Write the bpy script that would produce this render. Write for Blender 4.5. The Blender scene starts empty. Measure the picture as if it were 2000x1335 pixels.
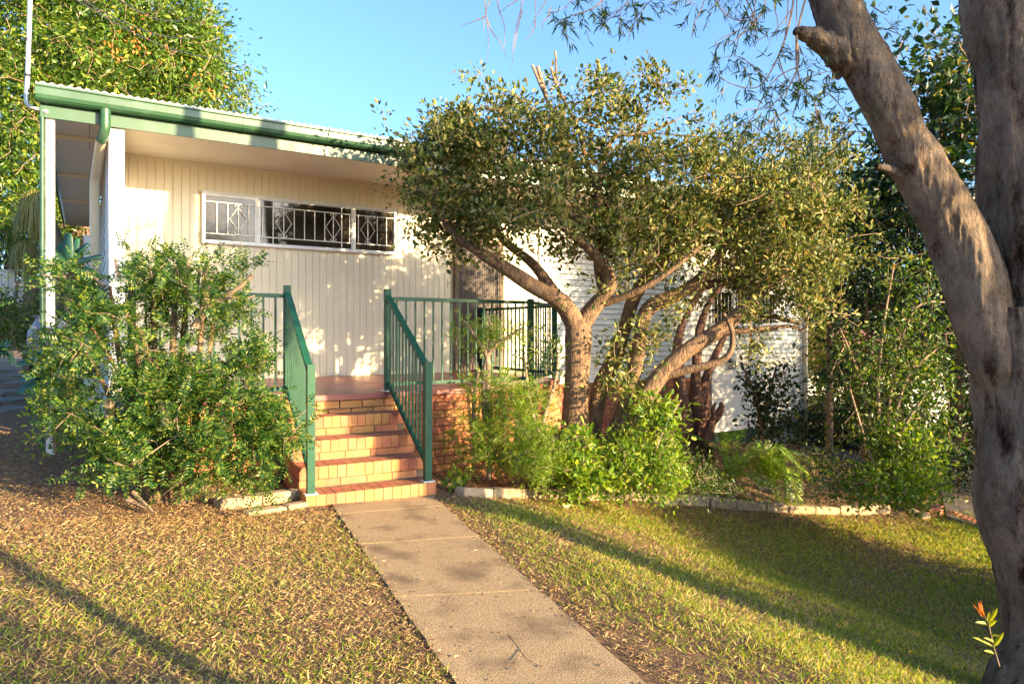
import bpy, math, random
import numpy as np
from mathutils import Vector

# ------------------------------------------------------------------ camera, world, sun
TH = math.radians(32.0); CT, ST = math.cos(TH), math.sin(TH)
FPX = 1333.0; HY = 648.0; EYE = 1.495
S = bpy.context.scene
C = S.collection
cam = bpy.data.cameras.new("camera"); camo = bpy.data.objects.new("camera", cam); C.objects.link(camo)
cam.lens = 24.0; cam.sensor_width = 36.0; cam.clip_end = 2000; cam.clip_start = .05
cam.shift_y = -(667.5 - HY) / 2000.0
camo.location = (0, 0, EYE); camo.rotation_euler = (math.pi / 2, 0, -TH)
S.camera = camo
SUN_AZ = math.radians(26); SUN_EL = math.radians(12.5)
TOSUN = Vector((math.sin(SUN_AZ) * math.cos(SUN_EL), -math.cos(SUN_AZ) * math.cos(SUN_EL), math.sin(SUN_EL)))
w = bpy.data.worlds.new("World"); S.world = w; w.use_nodes = True
nt = w.node_tree; bg = nt.nodes["Background"]
sky = nt.nodes.new("ShaderNodeTexSky"); sky.sky_type = 'NISHITA'; sky.sun_disc = False
sky.sun_elevation = SUN_EL; sky.sun_rotation = math.atan2(TOSUN.x, TOSUN.y)
sky.air_density = 1.0; sky.dust_density = 3.2; sky.ozone_density = 4.5
nt.links.new(sky.outputs[0], bg.inputs[0]); bg.inputs[1].default_value = 0.15
sl = bpy.data.lights.new("sun", 'SUN'); sl.energy = 5.0; sl.angle = math.radians(0.5); sl.color = (1.0, .73, .40)
so = bpy.data.objects.new("sun", sl); C.objects.link(so); so.rotation_euler = TOSUN.to_track_quat('Z', 'Y').to_euler()
S.view_settings.view_transform = 'Standard'; S.view_settings.look = 'None'
S.view_settings.exposure = 2.05; S.view_settings.gamma = 1.0

rng = np.random.default_rng(7); random.seed(7)

# ------------------------------------------------------------------ space helpers
def P(px, py, D):
    X = (px - 1000) / FPX * D
    return np.array((CT * X + ST * D, CT * D - ST * X, EYE + (HY - py) / FPX * D))
def W(px, py, b):
    xr = (px - 1000) / FPX
    return P(px, py, b / (CT - xr * ST))
def gz(a, b, nz=1):
    a = np.asarray(a, float); b = np.asarray(b, float)
    ac = np.clip(a, -9, 30)
    t = np.clip((b - 4) / 5, 0, 1); t = t * t * (3 - 2 * t)
    k = .33 + (.10 - .33) * t; k2 = .06 + .03 * t
    left = .035 - .12 * (np.minimum(ac, 1.5) - 1.5)
    mid = -.05 * (np.clip(ac, 1.5, 3) - 1.5)
    z = left + mid - k * (np.clip(ac, 3, 6.5) - 3) - k2 * (np.maximum(ac, 6.5) - 6.5)
    z = z + .03 * (np.clip(b, -4, 5.8) - 5.8)
    z = z + nz * (.010 * np.sin(a * 1.7 + 1) * np.sin(b * 1.3) + .005 * np.sin(a * 5.1) * np.sin(b * 4.3 + 2))
    return z
def G(px, py, dz=0.0):
    lo, hi = 1.0, None
    prev = 1.0
    for D in np.arange(1.0, 60, .04):
        p = P(px, py, D)
        if p[2] <= gz(p[0], p[1]) + dz:
            return p
    return P(px, py, 40)
def ground(p, dz=0.0):
    return np.array((p[0], p[1], float(gz(p[0], p[1])) + dz))
def depth_of(p):
    return ST * p[0] + CT * p[1]

# ------------------------------------------------------------------ mesh helpers
def np_mesh(name, groups, smooth=False):
    me = bpy.data.meshes.new(name)
    Vs, loops, starts, tot, mats = [], [], [], [], []
    vo = 0; lo = 0
    for g in groups:
        V, F = g[0], g[1]; m = g[2] if len(g) > 2 else 0
        if len(F) == 0: continue
        F = np.asarray(F, np.int32); k = F.shape[1]
        Vs.append(np.asarray(V, np.float32)); loops.append((F + vo).ravel())
        starts.append(lo + np.arange(len(F)) * k); tot.append(np.full(len(F), k))
        mats.append(np.full(len(F), m))
        vo += len(V); lo += F.size
    V = np.concatenate(Vs); L = np.concatenate(loops).astype(np.int32)
    st = np.concatenate(starts).astype(np.int32); tt = np.concatenate(tot).astype(np.int32)
    me.vertices.add(len(V)); me.vertices.foreach_set("co", V.ravel())
    me.loops.add(len(L)); me.loops.foreach_set("vertex_index", L)
    me.polygons.add(len(st)); me.polygons.foreach_set("loop_start", st)
    try: me.polygons.foreach_set("loop_total", tt)
    except Exception: pass
    me.polygons.foreach_set("material_index", np.concatenate(mats).astype(np.int32))
    me.update(calc_edges=True)
    me.polygons.foreach_set("use_smooth", np.full(len(st), bool(smooth)))
    me.update()
    return me

class MB:
    def __init__(s): s.g = []
    def add(s, V, F, m=0): s.g.append((np.asarray(V, float), np.asarray(F), m)); return s
    def box(s, x0, y0, z0, x1, y1, z1, m=0, topm=None):
        V = [(x0,y0,z0),(x1,y0,z0),(x1,y1,z0),(x0,y1,z0),(x0,y0,z1),(x1,y0,z1),(x1,y1,z1),(x0,y1,z1)]
        F = [(0,3,2,1),(0,1,5,4),(1,2,6,5),(2,3,7,6),(3,0,4,7)]
        s.add(V, F, m); s.add(V, [(4,5,6,7)], m if topm is None else topm); return s
    def cbox(s, x0, y0, z0, x1, y1, z1, c=.004, m=0, topm=None):      # box with chamfered edges (24 verts)
        xs, ys, zs = (x0, x1), (y0, y1), (z0, z1)
        V = []; idx = {}
        for i in (0,1):
            for j in (0,1):
                for k in (0,1):
                    sx, sy, sz = (1,-1)[i], (1,-1)[j], (1,-1)[k]
                    for ax, off in (('x',(0,c,c)),('y',(c,0,c)),('z',(c,c,0))):
                        idx[(i,j,k,ax)] = len(V)
                        V.append((xs[i]+sx*off[0], ys[j]+sy*off[1], zs[k]+sz*off[2]))
        q = lambda l: [idx[t] for t in l]
        Fm, Ft = [], []
        Fm.append(q([(0,0,0,'x'),(0,0,1,'x'),(0,1,1,'x'),(0,1,0,'x')])); Fm.append(q([(1,0,0,'x'),(1,1,0,'x'),(1,1,1,'x'),(1,0,1,'x')]))
        Fm.append(q([(0,0,0,'y'),(1,0,0,'y'),(1,0,1,'y'),(0,0,1,'y')])); Fm.append(q([(0,1,0,'y'),(0,1,1,'y'),(1,1,1,'y'),(1,1,0,'y')]))
        Fm.append(q([(0,0,0,'z'),(0,1,0,'z'),(1,1,0,'z'),(1,0,0,'z')])); Ft.append(q([(0,0,1,'z'),(1,0,1,'z'),(1,1,1,'z'),(0,1,1,'z')]))
        for i in (0,1):
            for j in (0,1): Fm.append(q([(i,j,0,'x'),(i,j,1,'x'),(i,j,1,'y'),(i,j,0,'y')]))
            for k in (0,1): Fm.append(q([(i,0,k,'x'),(i,1,k,'x'),(i,1,k,'z'),(i,0,k,'z')]))
        for j in (0,1):
            for k in (0,1): Fm.append(q([(0,j,k,'y'),(1,j,k,'y'),(1,j,k,'z'),(0,j,k,'z')]))
        s.add(V, Fm, m); s.add(V, Ft, m if topm is None else topm)
        T = []
        for i in (0,1):
            for j in (0,1):
                for k in (0,1): T.append(q([(i,j,k,'x'),(i,j,k,'y'),(i,j,k,'z')]))
        s.add(V, T, m); return s
    def tube(s, pts, r, n=8, m=0, cap=True, noise=0, ridge=0, sub=0, twist=0):
        pts = np.asarray(pts, float); r = np.full(len(pts), r, float) if np.isscalar(r) else np.asarray(r, float)
        if sub: pts, r = smooth_path(pts, r, sub)
        V, F = tube_vf(pts, r, n, noise, ridge, twist)
        s.add(V, F, m)
        if cap:
            for e in (0, -1):
                k = 0 if e == 0 else len(pts) - 1
                ring = np.arange(n) + k * n
                c = len(V)
                VV = np.vstack([V, pts[k][None]])
                s.add(VV, [(ring[i], ring[(i+1) % n], c) for i in range(n)], m)
        return s
    def prism(s, prof, axis, t0, t1, m=0):    # prof: list of 2D pts, extruded along 'x' or 'y' or 'z'
        n = len(prof); V = []
        for t in (t0, t1):
            for p in prof:
                V.append({'x': (t, p[0], p[1]), 'y': (p[0], t, p[1]), 'z': (p[0], p[1], t)}[axis])
        F = [(i, (i+1) % n, n+(i+1) % n, n+i) for i in range(n)]
        s.add(V, F, m); s.add(V, [list(range(n))], m); s.add(V, [list(range(2*n-1, n-1, -1))], m); return s
    def build(s, name, mat, parent=None, smooth=False, world=True, bevel=0):
        me = np_mesh(name, s.g, smooth)
        for mm in (mat if isinstance(mat, (list, tuple)) else [mat]): me.materials.append(mm)
        o = bpy.data.objects.new(name, me); C.objects.link(o)
        if parent is not None:
            attach(o, parent)
        return o

def smooth_path(pts, r, sub):
    n = len(pts); out = []; ro = []
    for i in range(n - 1):
        p0 = pts[max(i-1, 0)]; p1 = pts[i]; p2 = pts[i+1]; p3 = pts[min(i+2, n-1)]
        for k in range(sub):
            t = k / sub
            out.append(.5 * ((2*p1) + (-p0+p2)*t + (2*p0-5*p1+4*p2-p3)*t*t + (-p0+3*p1-3*p2+p3)*t**3))
            ro.append(r[i] + (r[i+1]-r[i]) * t)
    out.append(pts[-1]); ro.append(r[-1])
    return np.array(out), np.array(ro)

def tube_vf(pts, r, n, noise=0, ridge=0, twist=0):
    m = len(pts)
    T = np.gradient(pts, axis=0); T /= np.linalg.norm(T, axis=1)[:, None] + 1e-9
    up = np.array((0, 0, 1.)) if abs(T[0][2]) < .9 else np.array((1., 0, 0))
    u = np.cross(T[0], up); u /= np.linalg.norm(u)
    V = np.zeros((m, n, 3)); ang = np.arange(n) / n * 2 * np.pi
    Ls = np.concatenate([[0], np.cumsum(np.linalg.norm(np.diff(pts, axis=0), axis=1))])
    for i in range(m):
        u = u - T[i] * np.dot(u, T[i]); u /= np.linalg.norm(u) + 1e-9
        v = np.cross(T[i], u)
        rr = np.full(n, r[i])
        if noise:
            a2 = ang + twist * Ls[i]
            rr = rr * (1 + noise * (np.sin(a2*2 + Ls[i]*2.1 + r[0]*50) * .5 + np.sin(a2*3 - Ls[i]*3.3 + 1) * .35 + np.sin(a2*5 + Ls[i]*5.7) * .2))
        V[i] = pts[i] + np.outer(np.cos(ang) * rr, u) + np.outer(np.sin(ang) * rr, v)
    V = V.reshape(-1, 3)
    i0 = np.repeat(np.arange(m-1), n); j0 = np.tile(np.arange(n), m-1); j1 = (j0+1) % n
    F = np.stack([i0*n+j0, i0*n+j1, (i0+1)*n+j1, (i0+1)*n+j0], 1)
    return V, F

def edges_vf(p0, p1, r0, r1, n=4):
    d = p1 - p0; L = np.linalg.norm(d, axis=1)[:, None] + 1e-9; d = d / L
    ref = np.where(np.abs(d[:, 2:3]) < .9, np.array([[0, 0, 1.]]), np.array([[1., 0, 0]]))
    u = np.cross(d, ref); u /= np.linalg.norm(u, axis=1)[:, None]; v = np.cross(d, u)
    E = len(p0); V = np.zeros((E, 2*n, 3))
    for k in range(n):
        c, s_ = math.cos(2*math.pi*k/n), math.sin(2*math.pi*k/n)
        o = u*c + v*s_
        V[:, k] = p0 + o*r0[:, None]; V[:, n+k] = p1 + o*r1[:, None]
    b = (np.arange(E)*2*n)[:, None]
    F = np.concatenate([b + np.array([[k, (k+1) % n, n+(k+1) % n, n+k]]) for k in range(n)])
    return V.reshape(-1, 3), F

def attach(o, parent):
    o.parent = parent
    if parent.parent is not None and parent.type == 'MESH':
        base = Vector(parent.get('_org', (0, 0, 0)))
    o.location = Vector(o.location) - world_loc(parent)
def world_loc(o):
    v = Vector(o.location)
    while o.parent is not None:
        o = o.parent; v += Vector(o.location)
    return v
def inst(name, me, loc, parent, rotz=0, rot=None):
    o = bpy.data.objects.new(name, me); C.objects.link(o)
    o.location = Vector([float(c) for c in loc]); o.rotation_euler = rot if rot else (0, 0, rotz)
    if parent is not None: attach(o, parent)
    return o
def thing(name, label, cat, loc, group=None):
    o = bpy.data.objects.new(name, None); C.objects.link(o); o.empty_display_size = .1
    o.location = [float(c) for c in loc]; o['label'] = label; o['category'] = cat
    if group: o['group'] = group
    return o
def tag(o, label, cat, group=None):
    o['label'] = label; o['category'] = cat
    if group: o['group'] = group
    return o
def stuff(o): o['kind'] = 'stuff'; return o
def struct(o): o['kind'] = 'structure'; return o

# ------------------------------------------------------------------ materials
def N(nt, t, **k):
    n = nt.nodes.new(t)
    for a, v in k.items():
        if a.startswith('i_'):
            key = a[2:]; n.inputs[int(key) if key.isdigit() else key].default_value = v
        else: setattr(n, a, v)
    return n
def mat(name, col, rough=.6, col2=None, scale=8, bump=0, bscale=None, detail=6, metallic=0, spec=.5, rand=0, stretch=None, contrast=(.35, .65), third=None, tscale=1.2, coords='Object', bdist=.01, coat=0):
    m = bpy.data.materials.new(name); m.use_nodes = True; t = m.node_tree
    bs = t.nodes["Principled BSDF"]; bs.inputs["Roughness"].default_value = rough
    bs.inputs["Metallic"].default_value = metallic; bs.inputs["Specular IOR Level"].default_value = spec
    bs.inputs["Coat Weight"].default_value = coat
    c1 = (*col, 1); c2 = (*(col2 or col), 1)
    if coords == 'World':
        tc = N(t, "ShaderNodeNewGeometry"); src = tc.outputs["Position"]
    else:
        tc = N(t, "ShaderNodeTexCoord"); src = tc.outputs["Object"]
    if stretch:
        mp = N(t, "ShaderNodeMapping"); mp.inputs["Scale"].default_value = stretch; t.links.new(src, mp.inputs[0]); src = mp.outputs[0]
    if rand:
        oi = N(t, "ShaderNodeObjectInfo"); ad = N(t, "ShaderNodeVectorMath", operation='ADD')
        mu = N(t, "ShaderNodeMath", operation='MULTIPLY', i_1=37.0); t.links.new(oi.outputs["Random"], mu.inputs[0])
        t.links.new(src, ad.inputs[0]); t.links.new(mu.outputs[0], ad.inputs[1]); src = ad.outputs[0]
    out = None
    if col2:
        nz = N(t, "ShaderNodeTexNoise"); nz.inputs["Scale"].default_value = scale; nz.inputs["Detail"].default_value = detail; nz.inputs["Roughness"].default_value = .65
        t.links.new(src, nz.inputs["Vector"])
        mr = N(t, "ShaderNodeMapRange"); mr.inputs[1].default_value = contrast[0]; mr.inputs[2].default_value = contrast[1]
        t.links.new(nz.outputs[0], mr.inputs[0])
        mx = N(t, "ShaderNodeMix", data_type='RGBA'); mx.inputs[6].default_value = c1; mx.inputs[7].default_value = c2
        t.links.new(mr.outputs[0], mx.inputs[0]); out = mx.outputs[2]
        if third:
            n3 = N(t, "ShaderNodeTexNoise"); n3.inputs["Scale"].default_value = tscale; n3.inputs["Detail"].default_value = 5
            t.links.new(src, n3.inputs["Vector"])
            m3 = N(t, "ShaderNodeMapRange"); m3.inputs[1].default_value = .5; m3.inputs[2].default_value = .68; t.links.new(n3.outputs[0], m3.inputs[0])
            x3 = N(t, "ShaderNodeMix", data_type='RGBA'); x3.inputs[7].default_value = (*third, 1)
            t.links.new(m3.outputs[0], x3.inputs[0]); t.links.new(out, x3.inputs[6]); out = x3.outputs[2]
    else:
        rg = N(t, "ShaderNodeRGB"); rg.outputs[0].default_value = c1; out = rg.outputs[0]
    if rand:
        hs = N(t, "ShaderNodeHueSaturation"); r2 = N(t, "ShaderNodeMapRange"); r2.inputs[3].default_value = 1-rand; r2.inputs[4].default_value = 1+rand
        t.links.new(oi.outputs["Random"], r2.inputs[0]); t.links.new(r2.outputs[0], hs.inputs["Value"])
        r3 = N(t, "ShaderNodeMath", operation='MULTIPLY_ADD'); r3.inputs[1].default_value = 7.13; r3.inputs[2].default_value = 0
        t.links.new(oi.outputs["Random"], r3.inputs[0]); fr = N(t, "ShaderNodeMath", operation='FRACT'); t.links.new(r3.outputs[0], fr.inputs[0])
        r4 = N(t, "ShaderNodeMapRange"); r4.inputs[3].default_value = .5-.03*rand/.15; r4.inputs[4].default_value = .5+.012*rand/.15
        t.links.new(fr.outputs[0], r4.inputs[0]); t.links.new(r4.outputs[0], hs.inputs["Hue"])
        t.links.new(out, hs.inputs["Color"]); out = hs.outputs[0]
    t.links.new(out, bs.inputs["Base Color"])
    if bump:
        nb = N(t, "ShaderNodeTexNoise"); nb.inputs["Scale"].default_value = bscale or scale*3; nb.inputs["Detail"].default_value = 8
        t.links.new(src, nb.inputs["Vector"])
        b = N(t, "ShaderNodeBump"); b.inputs["Strength"].default_value = bump; b.inputs["Distance"].default_value = bdist
        t.links.new(nb.outputs[0], b.inputs["Height"]); t.links.new(b.outputs[0], bs.inputs["Normal"])
    return m
def leafmat(name, cols, trans=.35, tcol=None, rough=.45, spec=.5, clump=.0):
    """cols: list of (pos, rgb) ramp over a random value per leaf"""
    m = bpy.data.materials.new(name); m.use_nodes = True; t = m.node_tree
    bs = t.nodes["Principled BSDF"]; outn = t.nodes["Material Output"]
    bs.inputs["Roughness"].default_value = rough; bs.inputs["Specular IOR Level"].default_value = spec
    g = N(t, "ShaderNodeNewGeometry"); cr = N(t, "ShaderNodeValToRGB")
    el = cr.color_ramp.elements
    while len(el) < len(cols): el.new(.5)
    for e, (p, c) in zip(el, cols): e.position = p; e.color = (*c, 1)
    src = g.outputs["Random Per Island"]
    if clump:
        nz = N(t, "ShaderNodeTexNoise"); nz.inputs["Scale"].default_value = 2.2; t.links.new(g.outputs["Position"], nz.inputs["Vector"])
        ma = N(t, "ShaderNodeMath", operation='MULTIPLY_ADD'); ma.inputs[1].default_value = clump*4; ma.inputs[2].default_value = -clump*2
        t.links.new(nz.outputs[0], ma.inputs[0]); ad = N(t, "ShaderNodeMath", operation='ADD', use_clamp=True)
        t.links.new(ma.outputs[0], ad.inputs[0]); t.links.new(src, ad.inputs[1]); src = ad.outputs[0]
    t.links.new(src, cr.inputs[0]); t.links.new(cr.outputs[0], bs.inputs["Base Color"])
    tr = N(t, "ShaderNodeBsdfTranslucent"); mx = N(t, "ShaderNodeMixShader"); mx.inputs[0].default_value = trans
    tm = N(t, "ShaderNodeMix", data_type='RGBA', blend_type='MULTIPLY'); tm.inputs[0].default_value = 1
    tm.inputs[7].default_value = (*(tcol or (1.9, 1.9, .7)), 1)
    t.links.new(cr.outputs[0], tm.inputs[6]); t.links.new(tm.outputs[2], tr.inputs[0])
    t.links.new(bs.outputs[0], mx.inputs[1]); t.links.new(tr.outputs[0], mx.inputs[2]); t.links.new(mx.outputs[0], outn.inputs[0])
    return m

M = {}
M['cream'] = mat('cream_paint', (.80, .72, .52), .45, (.76, .68, .48), 3, .05, 60, rand=.015)
M['cream_shadow'] = mat('groove_shade', (.55, .47, .30), .7)  # darker cream: shade of the board gaps put into the core wall colour
M['white'] = mat('white_paint', (.80, .80, .78), .4, (.72, .72, .70), 4, .04, 50)
M['wboard'] = mat('weatherboard_paint', (.72, .71, .63), .5, (.68, .67, .59), 2, rand=.01, stretch=(.3, 1, 1))
M['soffit'] = mat('soffit_paint', (.80, .75, .64), .55, (.72, .66, .55), 2)
M['green'] = mat('green_paint', (.026, .090, .042), .4, (.018, .065, .03), 2.5, .05, 40, third=(.04, .10, .06), tscale=5, coords='World')
M['rail'] = mat('rail_green', (.012, .082, .046), .5, (.008, .06, .034), 9, .03, 60, spec=.3)
M['darkgreen'] = mat('dark_green_paint', (.02, .06, .045), .4)
M['roof'] = mat('roof_metal', (.62, .62, .58), .4, (.5, .5, .46), 5, metallic=.2)
M['glass'] = mat('window_glass', (.050, .040, .028), .04, (.015, .013, .010), 2.2, spec=.45, contrast=(.4, .6))
M['alu'] = mat('aluminium', (.68, .70, .72), .35, metallic=.3)
M['grille'] = mat('grille_paint', (.78, .76, .70), .4)
M['darkdoor'] = mat('dark_door', (.035, .018, .013), .6, spec=.2, col2=(.025, .012, .009)) if 0 else mat('dark_door', (.035, .018, .013), .6, (.03, .014, .01), 7)
M['meshwire'] = mat('mesh_wire', (.16, .155, .15), .6, spec=.2)
M['black'] = mat('black_plastic', (.015, .015, .015), .35)
M['brick'] = mat('tan_brick', (.50, .225, .080), .8, (.33, .14, .05), 7, .6, 70, rand=.13, contrast=(.42, .75))
M['bricktop'] = mat('brick_top', (.38, .155, .065), .8, (.22, .09, .042), 8, .5, 70, rand=.10)
M['redbrick'] = mat('red_brick', (.36, .13, .065), .8, (.25, .085, .045), 9, .4, 60, rand=.10)
M['mortar'] = mat('mortar', (.20, .14, .09), .9, (.12, .08, .05), 20, .5)
M['deck'] = mat('terracotta_paint', (.30, .095, .065), .38, (.22, .065, .05), 5, .12, 50, rand=.08)
M['concrete'] = mat('path_concrete', (.43, .31, .165), .9, (.17, .115, .062), 90, 1.0, 150, third=(.15, .10, .055), tscale=3.2, coords='World', bdist=.006, contrast=(.3, .7))
M['kerb'] = mat('kerb_concrete', (.42, .33, .20), .9, (.24, .18, .10), 14, .7, 60, rand=.12, coords='World')
M['slate'] = mat('dark_paver', (.10, .085, .075), .7, (.06, .05, .045), 8, .6, 30, rand=.15)
M['lstone'] = mat('grey_flagstone', (.17, .17, .17), .8, (.10, .10, .10), 8, .6, 30, rand=.15)
M['terracotta'] = mat('terracotta', (.42, .14, .07), .7, (.3, .09, .05), 12, .2)
M['urn'] = mat('glazed_urn', (.20, .21, .28), .5, (.12, .13, .18), 12, .3)
M['wire'] = mat('cable_black', (.03, .03, .035), .6)
M['mast'] = mat('mast_metal', (.45, .47, .48), .35, metallic=.4)
M['fence'] = mat('old_white_fence', (.62, .62, .60), .8, (.35, .34, .32), 14, .3, stretch=(1, 1, .2))
M['timber'] = mat('old_timber', (.20, .15, .10), .85, (.10, .075, .05), 9, .5, stretch=(1, 1, .2))
M['bark'] = mat('shrub_bark', (.25, .155, .085), .85, (.085, .05, .03), 26, 1.0, 60, stretch=(1, 1, .35), bdist=.02, coords='World')
M['twig'] = mat('twig_bark', (.36, .25, .15), .8, (.22, .14, .09), 10)
M['greytwig'] = mat('grey_twig', (.30, .22, .16), .8, (.18, .12, .08), 10)
M['redbark'] = mat('red_bark', (.11, .05, .03), .9, (.045, .022, .015), 14, 1.0, 40, stretch=(1, 1, .15), bdist=.03, coords='World')
M['neigh'] = mat('neighbour_wall', (.75, .74, .70), .6, (.68, .67, .63), 2)
M['neighroof'] = mat('neighbour_roof', (.28, .13, .09), .7, (.2, .09, .06), 5)

def papermat():
    m = bpy.data.materials.new('paperbark'); m.use_nodes = True; t = m.node_tree; bs = t.nodes["Principled BSDF"]; bs.inputs["Roughness"].default_value = .9; bs.inputs["Specular IOR Level"].default_value = .2
    g = N(t, "ShaderNodeNewGeometry")
    def ns(sc, stretch, typ='FBM', det=8, rough=.6, dist=0):
        mp = N(t, "ShaderNodeMapping"); mp.inputs["Scale"].default_value = stretch; t.links.new(g.outputs["Position"], mp.inputs[0])
        n = N(t, "ShaderNodeTexNoise", noise_type=typ, i_Scale=sc, i_Detail=det, i_Roughness=rough, i_Distortion=dist); t.links.new(mp.outputs[0], n.inputs["Vector"]); return n.outputs[0]
    big = ns(9, (1, 1, .20), 'RIDGED_MULTIFRACTAL', 7, .62, .5); fine = ns(60, (1, 1, .35), 'FBM', 6, .75); patch = ns(4.2, (1, 1, .6), 'FBM', 5, .6); chip = ns(24, (1, 1, .5), 'FBM', 5, .7, .6)
    a1 = N(t, "ShaderNodeMapRange"); a1.inputs[1].default_value = .0; a1.inputs[2].default_value = .7; t.links.new(big, a1.inputs[0])
    s1 = N(t, "ShaderNodeMath", operation='MULTIPLY_ADD', i_1=.55, i_2=0.05); t.links.new(fine, s1.inputs[0])
    s2 = N(t, "ShaderNodeMath", operation='MULTIPLY_ADD', i_1=.55); t.links.new(chip, s2.inputs[0]); t.links.new(s1.outputs[0], s2.inputs[2])
    s3 = N(t, "ShaderNodeMath", operation='MULTIPLY_ADD', i_1=-.38); t.links.new(a1.outputs[0], s3.inputs[0]); t.links.new(s2.outputs[0], s3.inputs[2])
    cr = N(t, "ShaderNodeValToRGB"); e = cr.color_ramp.elements; e[0].position = .27; e[0].color = (.020, .010, .006, 1); e[1].position = .64; e[1].color = (.56, .43, .31, 1)
    for p, c in ((.36, (.10, .058, .034, 1)), (.43, (.25, .155, .10, 1)), (.52, (.43, .31, .215, 1))):
        x = e.new(p); x.color = c
    t.links.new(s3.outputs[0], cr.inputs[0])
    mr = N(t, "ShaderNodeMapRange"); mr.inputs[1].default_value = .40; mr.inputs[2].default_value = .62; mr.inputs[3].default_value = .62; mr.inputs[4].default_value = 1.12; t.links.new(patch, mr.inputs[0])
    hs = N(t, "ShaderNodeHueSaturation"); t.links.new(cr.outputs[0], hs.inputs["Color"]); t.links.new(mr.outputs[0], hs.inputs["Value"]); t.links.new(hs.outputs[0], bs.inputs["Base Color"])
    bu = N(t, "ShaderNodeBump", i_Strength=1.0, i_Distance=.2); t.links.new(s3.outputs[0], bu.inputs["Height"]); t.links.new(bu.outputs[0], bs.inputs["Normal"])
    return m
M['paper'] = papermat()

L = {}
L['olive'] = leafmat('olive_leaves', [(0, (.026, .050, .010)), (.35, (.085, .125, .022)), (.65, (.19, .22, .055)), (.9, (.34, .32, .12)), (1, (.40, .26, .08))], .25, (1.5, 1.4, .6), .5, .3)
L['lime'] = leafmat('lime_leaves', [(0, (.05, .12, .012)), (.4, (.12, .22, .02)), (.8, (.22, .30, .03)), (1, (.36, .36, .06))], .45, (1.8, 1.8, .5))
L['mid'] = leafmat('mid_green_leaves', [(0, (.014, .045, .008)), (.5, (.045, .10, .015)), (.85, (.13, .19, .03)), (1, (.24, .26, .05))], .35, (1.8, 1.8, .5))
L['bush'] = leafmat('bush_leaves', [(0, (.010, .045, .014)), (.45, (.035, .105, .022)), (.8, (.13, .21, .03)), (1, (.28, .30, .05))], .42, (1.9, 1.9, .5), .4)
L['dark'] = leafmat('dark_green_leaves', [(0, (.006, .022, .007)), (.5, (.017, .05, .012)), (.9, (.05, .095, .02)), (1, (.32, .26, .04))], .3, (1.9, 1.9, .5), .4)
L['gum'] = leafmat('narrow_leaves', [(0, (.012, .045, .018)), (.5, (.03, .085, .022)), (.85, (.075, .13, .03)), (1, (.2, .2, .05))], .3, (1.9, 1.9, .5), .4)
L['far'] = leafmat('tall_tree_leaves', [(0, (.018, .05, .008)), (.4, (.06, .135, .012)), (.8, (.14, .23, .02)), (1, (.30, .32, .05))], .35, (1.7, 1.7, .45), .38, .6, clump=.12)
L['yellow'] = leafmat('yellow_green_leaves', [(0, (.12, .16, .01)), (.6, (.28, .30, .02)), (1, (.50, .42, .04))], .5, (1.5, 1.5, .5))
L['flower'] = leafmat('orange_flowers', [(0, (.6, .12, .02)), (1, (.75, .30, .06))], .3, (1.3, 1.2, .8))
L['palm'] = leafmat('palm_leaflets', [(0, (.09, .19, .02)), (.6, (.20, .32, .035)), (1, (.36, .42, .08))], .35, (1.8, 1.8, .5), .35)
L['strap'] = leafmat('strap_leaves', [(0, (.14, .17, .03)), (.5, (.26, .26, .06)), (1, (.40, .34, .13))], .3, (1.4, 1.4, .6), .45)
L['agave'] = leafmat('agave_leaves', [(0, (.035, .13, .075)), (1, (.06, .18, .10))], .12, (1.3, 1.5, .8), .35)
L['grass'] = leafmat('grass_blades', [(0, (.09, .17, .012)), (.4, (.18, .27, .02)), (.7, (.30, .34, .035)), (.86, (.42, .36, .09)), (1, (.48, .36, .16))], .45, (1.7, 1.6, .5), .5)
L['dry'] = leafmat('dry_grass', [(0, (.24, .14, .06)), (.4, (.40, .26, .11)), (.75, (.52, .38, .17)), (1, (.28, .30, .06))], .25, (1.3, 1.1, .7), .6)
L['litter'] = leafmat('fallen_leaves', [(0, (.04, .02, .012)), (.35, (.13, .06, .03)), (.65, (.27, .125, .055)), (.9, (.40, .23, .11)), (1, (.58, .44, .26))], .12, (1.2, 1.0, .7), .6)
L['mulch'] = leafmat('mulch_crumbs', [(0, (.06, .03, .015)), (.3, (.20, .11, .045)), (.65, (.38, .25, .10)), (.88, (.52, .40, .18)), (1, (.30, .30, .06))], .12, (1.2, 1.0, .7), .6)
L['ylitter'] = leafmat('yellow_fallen_leaves', [(0, (.30, .26, .03)), (.6, (.45, .34, .05)), (1, (.30, .16, .05))], .1, (1.2, 1, .6), .5)

# ground material
def groundmat():
    m = bpy.data.materials.new('lawn_soil'); m.use_nodes = True; t = m.node_tree; bs = t.nodes["Principled BSDF"]; bs.inputs["Roughness"].default_value = .95
    g = N(t, "ShaderNodeNewGeometry")
    a = N(t, "ShaderNodeTexNoise", i_Scale=38, i_Detail=8); a.inputs["Roughness"].default_value = .75; t.links.new(g.outputs["Position"], a.inputs["Vector"])
    cr = N(t, "ShaderNodeValToRGB"); e = cr.color_ramp.elements; e[0].position = .32; e[0].color = (.030, .018, .012, 1); e[1].position = .72; e[1].color = (.30, .18, .09, 1)
    x = e.new(.5); x.color = (.17, .098, .050, 1)
    t.links.new(a.outputs[0], cr.inputs[0]); t.links.new(cr.outputs[0], bs.inputs["Base Color"])
    b = N(t, "ShaderNodeBump", i_Strength=1.0, i_Distance=.03); t.links.new(a.outputs[0], b.inputs["Height"]); t.links.new(b.outputs[0], bs.inputs["Normal"])
    return m
M['soil'] = groundmat()

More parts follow.
